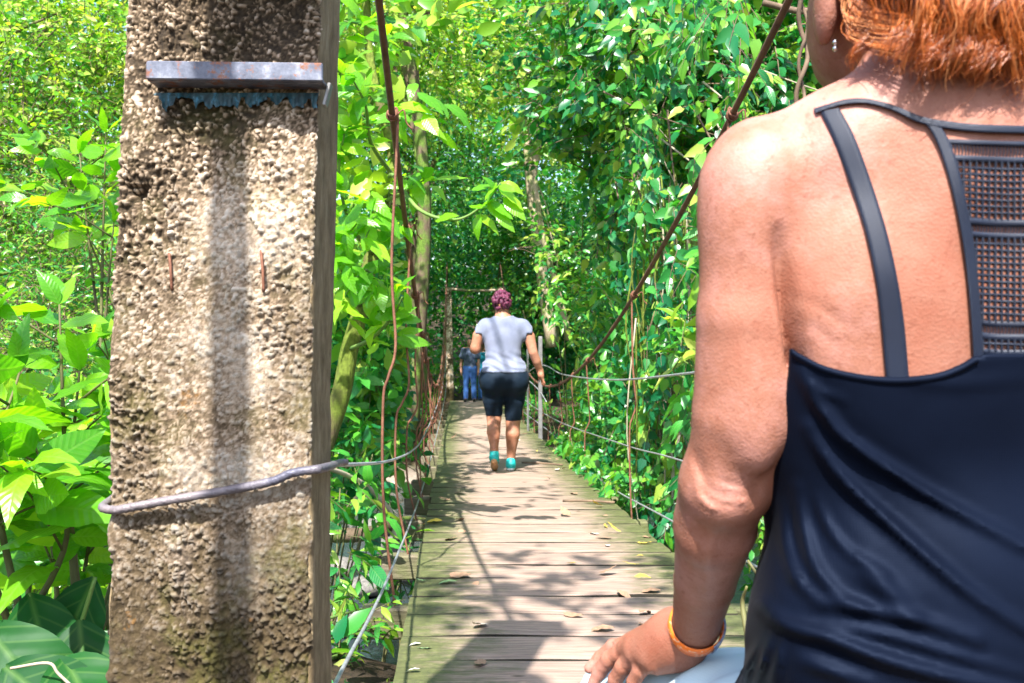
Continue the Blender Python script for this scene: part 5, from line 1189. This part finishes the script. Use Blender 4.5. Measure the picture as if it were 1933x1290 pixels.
limb(W, [(kl, .062), ((-.092, -.085, .355), .062), ((-.086, -.15, .25), .041), (al, .036)]); limb(W, [(kr, .062), ((.082, -.02, .33), .066), ((.07, .01, .18), .044), (ar, .038)])
W.chain([(np.array(al), .034), (np.array((-.085, -.14, .11)), .028)], .02); W.chain([(np.array(ar), .036), (np.array((.063, .10, .035)), .03)], .02)
trunk_w(LG)
part('body', ww, W, 'skin_far', .0105)
for s, (cx, cz) in ((-1, (-.21, 1.325)), (1, (.21, 1.325))): TS.cone((s * .165, 0, 1.315), (s * .215, -.005, 1.255), .052, .060, .04)
TS.ell((0, -.01, .93), (.20, .135, .07), .05)
def tee_fold(P): return .005 * np.sin(P[..., 2] * 95 + 5 * np.sin(P[..., 0] * 9) + 3 * vnoise(P, 5, 3)) * np.clip((1.12 - P[..., 2]) / .15, 0, 1) * np.clip((P[..., 2] - .88) * 20, 0, 1) + .007 * vnoise(P * [1.2, 1, .5], 14, 4)
part('t_shirt', ww, TS, 'tee', .010, .012, lambda P: np.maximum(np.maximum(.895 - P[..., 2], P[..., 2] - 1.395 - .25 * np.abs(P[..., 0] + .01)), np.maximum(np.abs(P[..., 0]) - .262, np.where(np.abs(P[..., 0]) > .205, 1.25 - P[..., 2], -1.0))), tee_fold)
part('leggings', ww, LG, 'leggings', .0105, .008, lambda P: np.maximum(P[..., 2] - .925, np.where(P[..., 0] < 0, .49, .415) - P[..., 2]), lambda P: .003 * vnoise(P * [1, 1, 2], 14, 6))
HC = SDF(); r = np.random.default_rng(5)
HC.ell((-.018, .02, 1.565), (.080, .09, .09), .02)
for k in range(150):
    d = rnd_dir(r, 1)[0]; 
    if d[2] < -.75 or d[1] > .75: continue
    HC.ell(np.array((-.018, .01, 1.55)) + d * [.082, .09, .092], np.array([.013, .013, .020]) * (.7 + .7 * r.random()), .006, ('X', 3 * r.random()))
part('hair', ww, HC, 'curls', .006, 0, lambda P: np.maximum(1.46 - P[..., 2], (P[..., 1] - .06) - (P[..., 2] - 1.56) * .8), None, 'short purple-red curls')
def shoe(root, ankle, toe, heel_up):
    a = np.array(ankle); tv = np.array(toe) - a
    Q = SDF().chain([(a + [0, -.035, -.035], .036), (a + tv * .5 + [0, 0, .0], .042), (a + tv, .032)], .03).cone(a + [0, 0, .01], a + [0, -.01, -.02], .044, .042, .03)
    return Q
sl_ = shoe(ww, (-.085, -.185, .16), (-.082, -.06, .045), 1); sr_ = shoe(ww, (.065, .0, .065), (.06, .17, .045), 0)
o = part('shoe', ww, sl_, 'shoe', .007); nv = nrm(np.array([0, .45, -1.0]))
q = SDF().chain([(np.array((-.085, -.245, .105)), .029), (np.array((-.083, -.165, .055)), .035), (np.array((-.081, -.055, .018)), .027)], .03); part('sole', o, q, 'sole', .007, 0, None)
o = part('shoe', ww, sr_, 'shoe', .007, 0, lambda P: .012 - P[..., 2]); q = SDF().chain([(np.array((.066, -.045, .02)), .036), (np.array((.062, .08, .018)), .042), (np.array((.06, .18, .018)), .032)], .03); part('sole', o, q, 'sole_w', .007, .002, lambda P: np.maximum(P[..., 2] - .022, -P[..., 2] + .001))
# far people
M['tee_navy'] = cloth_mat('navy_tee', (.012, .025, .06), (.10, .13, .20), 200, .8, .1, 9); M['jeans'] = cloth_mat('blue_jeans', (.012, .055, .20), (.03, .10, .30), 200, .8, .1, 6); M['tee_teal'] = cloth_mat('teal_tee', (.0, .16, .24), (.01, .22, .32), 200, .8, .1, 6)
M['hair_dark'] = simple('dark_hair', (.012, .01, .008), (.03, .022, .018), 40, .5)
M['eyes'] = simple('eyes', (.02, .015, .012), (.03, .02, .02), 10, .3)
def stander(name, label, loc, tee, hgt, turn):
    root = thing(name, label, 'person', loc); root.scale = (hgt / 1.72,) * 3; root.rotation_euler = (0, 0, turn)
    Q = SDF(); t1 = SDF(); j1 = SDF()
    def tr(q): q.ell((0, 0, 1.24), (.165, .105, .20), .06); q.ell((0, 0, 1.02), (.15, .10, .15), .06); q.ell((0, .0, .93), (.165, .11, .12), .05); q.cone((-.15, 0, 1.41), (.15, 0, 1.41), .06, .06, .06)
    for q in (Q, t1): tr(q)
    Q.cone((0, 0, 1.42), (0, -.01, 1.52), .055, .05, .03); Q.ell((0, -.015, 1.61), (.074, .093, .11), .03); Q.cone((0, -.10, 1.61), (0, -.118, 1.585), .011, .014, .02); Q.ell((0, -.085, 1.54), (.035, .03, .03), .03)
    for s in (-1, 1):
        Q.ell((.074 * s, -.01, 1.60), (.01, .02, .03), .01); Q.ell((.03 * s, -.10, 1.625), (.016, .012, .010), .01, sub=True)
        limb(Q, [((.19 * s, 0, 1.40), .052), ((.215 * s, 0, 1.26), .047), ((.235 * s, .01, 1.12), .040), ((.24 * s, -.03, 1.0), .038), ((.235 * s, -.07, .87), .028)])
        Q.chain([(np.array((.235 * s, -.07, .87)), .03), (np.array((.232 * s, -.085, .80)), .034)], .02)
        for q in range(4): Q.chain([(np.array((.232 * s, -.11 + .02 * q, .785)), .011), (np.array((.226 * s, -.115 + .02 * q, .735)), .010), (np.array((.215 * s, -.115 + .02 * q, .70)), .008)], .008)
        Q.chain([(np.array((.228 * s, -.11, .83)), .013), (np.array((.21 * s, -.13, .78)), .010)], .01)
        t1.cone((.15 * s, 0, 1.405), (.222 * s, 0, 1.22), .064, .066, .04)
        for q in (Q, j1): limb(q, [((.095 * s, 0, .90), .10), ((.10 * s, 0, .68), .082), ((.105 * s, .0, .48), .062), ((.11 * s, .01, .28), .060), ((.115 * s, .02, .09), .052)], .04)
        Q.chain([(np.array((.115 * s, .02, .06)), .04), (np.array((.125 * s, -.13, .035)), .032)], .03)
    j1.ell((0, 0, .93), (.17, .115, .12), .05)
    part('body', root, Q, 'skin_brown', .012); part('t_shirt', root, t1, tee, .012, .012, lambda P: np.maximum(.90 - P[..., 2], P[..., 2] - 1.455), lambda P: .006 * vnoise(P, 11, 7))
    part('jeans', root, j1, 'jeans', .012, .012, lambda P: np.maximum(P[..., 2] - .97, .05 - P[..., 2]), lambda P: .006 * vnoise(P, 10, 8))
    hh = SDF().ell((0, .0, 1.625), (.084, .098, .115), .02); part('hair', root, hh, 'hair_dark', .010, 0, lambda P: np.maximum(1.59 - P[..., 2] - .0, -(P[..., 1] + .055) - (P[..., 2] - 1.665) * 1.2))
    for s in (-1, 1):
        e = SDF().ell((.03 * s, -.092, 1.622), (.013, .009, .007), .01); part('eye', root, e, 'eyes', .004)
        f = SDF().chain([(np.array((.115 * s, .04, .045)), .042), (np.array((.12 * s, -.06, .045)), .044), (np.array((.126 * s, -.17, .035)), .036)], .03); part('shoe', root, f, 'hair_dark', .010, 0, lambda P: .004 - P[..., 2])
    return root
q = px(887, 754, 26.3); stander('standing_man', 'person in a dark navy tee and blue jeans facing us at the far end', (q[0], 26.3, br(0, 26.3, .0)[2]), 'tee_navy', 1.68, .0)
q = px(914, 754, 27.4); stander('standing_person', 'person in a teal shirt almost hidden behind the walking woman', (q[0], 27.4, float(terrain(np.array([q[0]]), np.array([27.4]))[0])), 'tee_teal', 1.60, .1)

# ---- fallen leaves and sticks on the deck
M['dead_leaf'] = simple('dead_leaf', (.16, .085, .045), (.40, .25, .16), 12, .7); M['yellow_leaf'] = simple('yellow_leaf', (.45, .30, .03), (.70, .50, .08), 12, .6); M['pale_leaf'] = simple('pale_leaf', (.45, .42, .34), (.66, .62, .54), 12, .6); M['green_leaf'] = simple('green_fallen_leaf', (.12, .25, .08), (.3, .42, .2), 12, .6)
FL = {k: [leaf_object_mesh('fallen_leaf', w_, c, s, M[k]) for s, (w_, c) in enumerate(((.28, -.25), (.24, .5)))] for k in ('dead_leaf', 'yellow_leaf', 'pale_leaf', 'green_leaf')}
spots = [(1208, 1068, 'yellow_leaf', .085, 'yellow oval leaf lying on the mossy right part of the deck'), (1198, 1092, 'yellow_leaf', .08, 'curled yellow leaf just below the yellow oval one'), (1087, 1064, 'yellow_leaf', .05, 'small orange leaf near the middle of the deck'),
         (1215, 1052, 'yellow_leaf', .04, 'tiny yellow leaf above the yellow oval one'), (916, 1181, 'pale_leaf', .09, 'whitish leaf lying on the near left of the deck'), (863, 1101, 'green_leaf', .10, 'pale green curled leaf left on the deck'), (804, 1099, 'green_leaf', .05, 'small round green leaf at the left edge'),
         (898, 1101, 'dead_leaf', .07, 'pinkish brown leaf beside the green curled one'), (1205, 1181, 'dead_leaf', .15, 'long tan leaf close to the hand of the seated woman'), (1160, 1190, 'dead_leaf', .12, 'dark shrivelled leaf left of the long tan one'), (1130, 1085, 'dead_leaf', .09, 'dark curled leaf in the middle right of the deck'),
         (1165, 1118, 'dead_leaf', .10, 'brown leaf lying across a plank joint at the right'), (1157, 1018, 'dead_leaf', .10, 'reddish dry leaf below the sunlit patch'), (1213, 1016, 'dead_leaf', .10, 'dry tan leaf near the right deck edge'), (1075, 976, 'dead_leaf', .12, 'curled dry leaf in the sunlit patch'), (835, 986, 'yellow_leaf', .13, 'yellow leaf on the mossy left edge of the sunlit patch'),
         (911, 1249, 'dead_leaf', .08, 'dark little leaf at the bottom of the picture'), (795, 1219, 'pale_leaf', .05, 'grey leaf scrap at the near left edge'), (815, 1226, 'green_leaf', .05, 'thin green leaf at the near left'), (793, 1268, 'pale_leaf', .05, 'grey round leaf on moss at the bottom left of the deck'), (1063, 1160, 'dead_leaf', .09, 'flat brown leaf in the middle of the near boards'),
         (1248, 1118, 'dead_leaf', .12, 'tan leaf against the forearm of the seated woman'), (850, 1085, 'dead_leaf', .14, 'tuft of dry debris on the left boards'), (1208, 1160, 'dead_leaf', .09, 'crumpled brown leaf above the long tan one')]
for k, (u_, v_, kd, s_, lab) in enumerate(spots):
    D = 0.96 * FPX / (v_ - 690.0); p = px(u_, v_, D); p[2] += .008
    o = link('fallen_leaf', FL[kd][k % 2], None, p, label=lab, category='leaf', group='fallen leaves on the deck'); o.scale = (s_,) * 3; o.rotation_euler = (.15 * R.normal(), .15 * R.normal(), 6.28 * R.random() if k % 3 else 1.4)
for k in range(30):      # litter gathered along the mossy edges
    D = 5.2 + 9 * R.random() ** 1.3; lt = (.72 + .33 * R.random()) if k % 4 else (-.16 + .2 * R.random()); p = br(lt, D, .008); kd = ('dead_leaf', 'dead_leaf', 'yellow_leaf', 'pale_leaf')[k % 4 if k % 3 else 0]
    o = link('fallen_leaf', FL[kd][k % 2], None, p, label='small dry leaf in the litter along the deck edges', category='leaf', group='leaf litter along the deck edges'); o.scale = (.05 + .06 * R.random(),) * 3; o.rotation_euler = (.25 * R.normal(), .25 * R.normal(), 6.28 * R.random())
for lab, a, b in (('brown stick lying on the right of the deck', (1062, 949), (1160, 952)), ('thin dark stick lying below the walking woman', (985, 876), (1062, 880))):
    P = [px(q[0], q[1], .955 * FPX / (q[1] - 690.0)) for q in (a, b)]; mb = MB(); mb.tube(spline([P[0] + [0, 0, .012], (P[0] + P[1]) / 2 + [0, .02, .014], P[1] + [0, 0, .012]], 5), .009, 6)
    mb.build('stick', M['vine'], None, True, label=lab, category='stick')
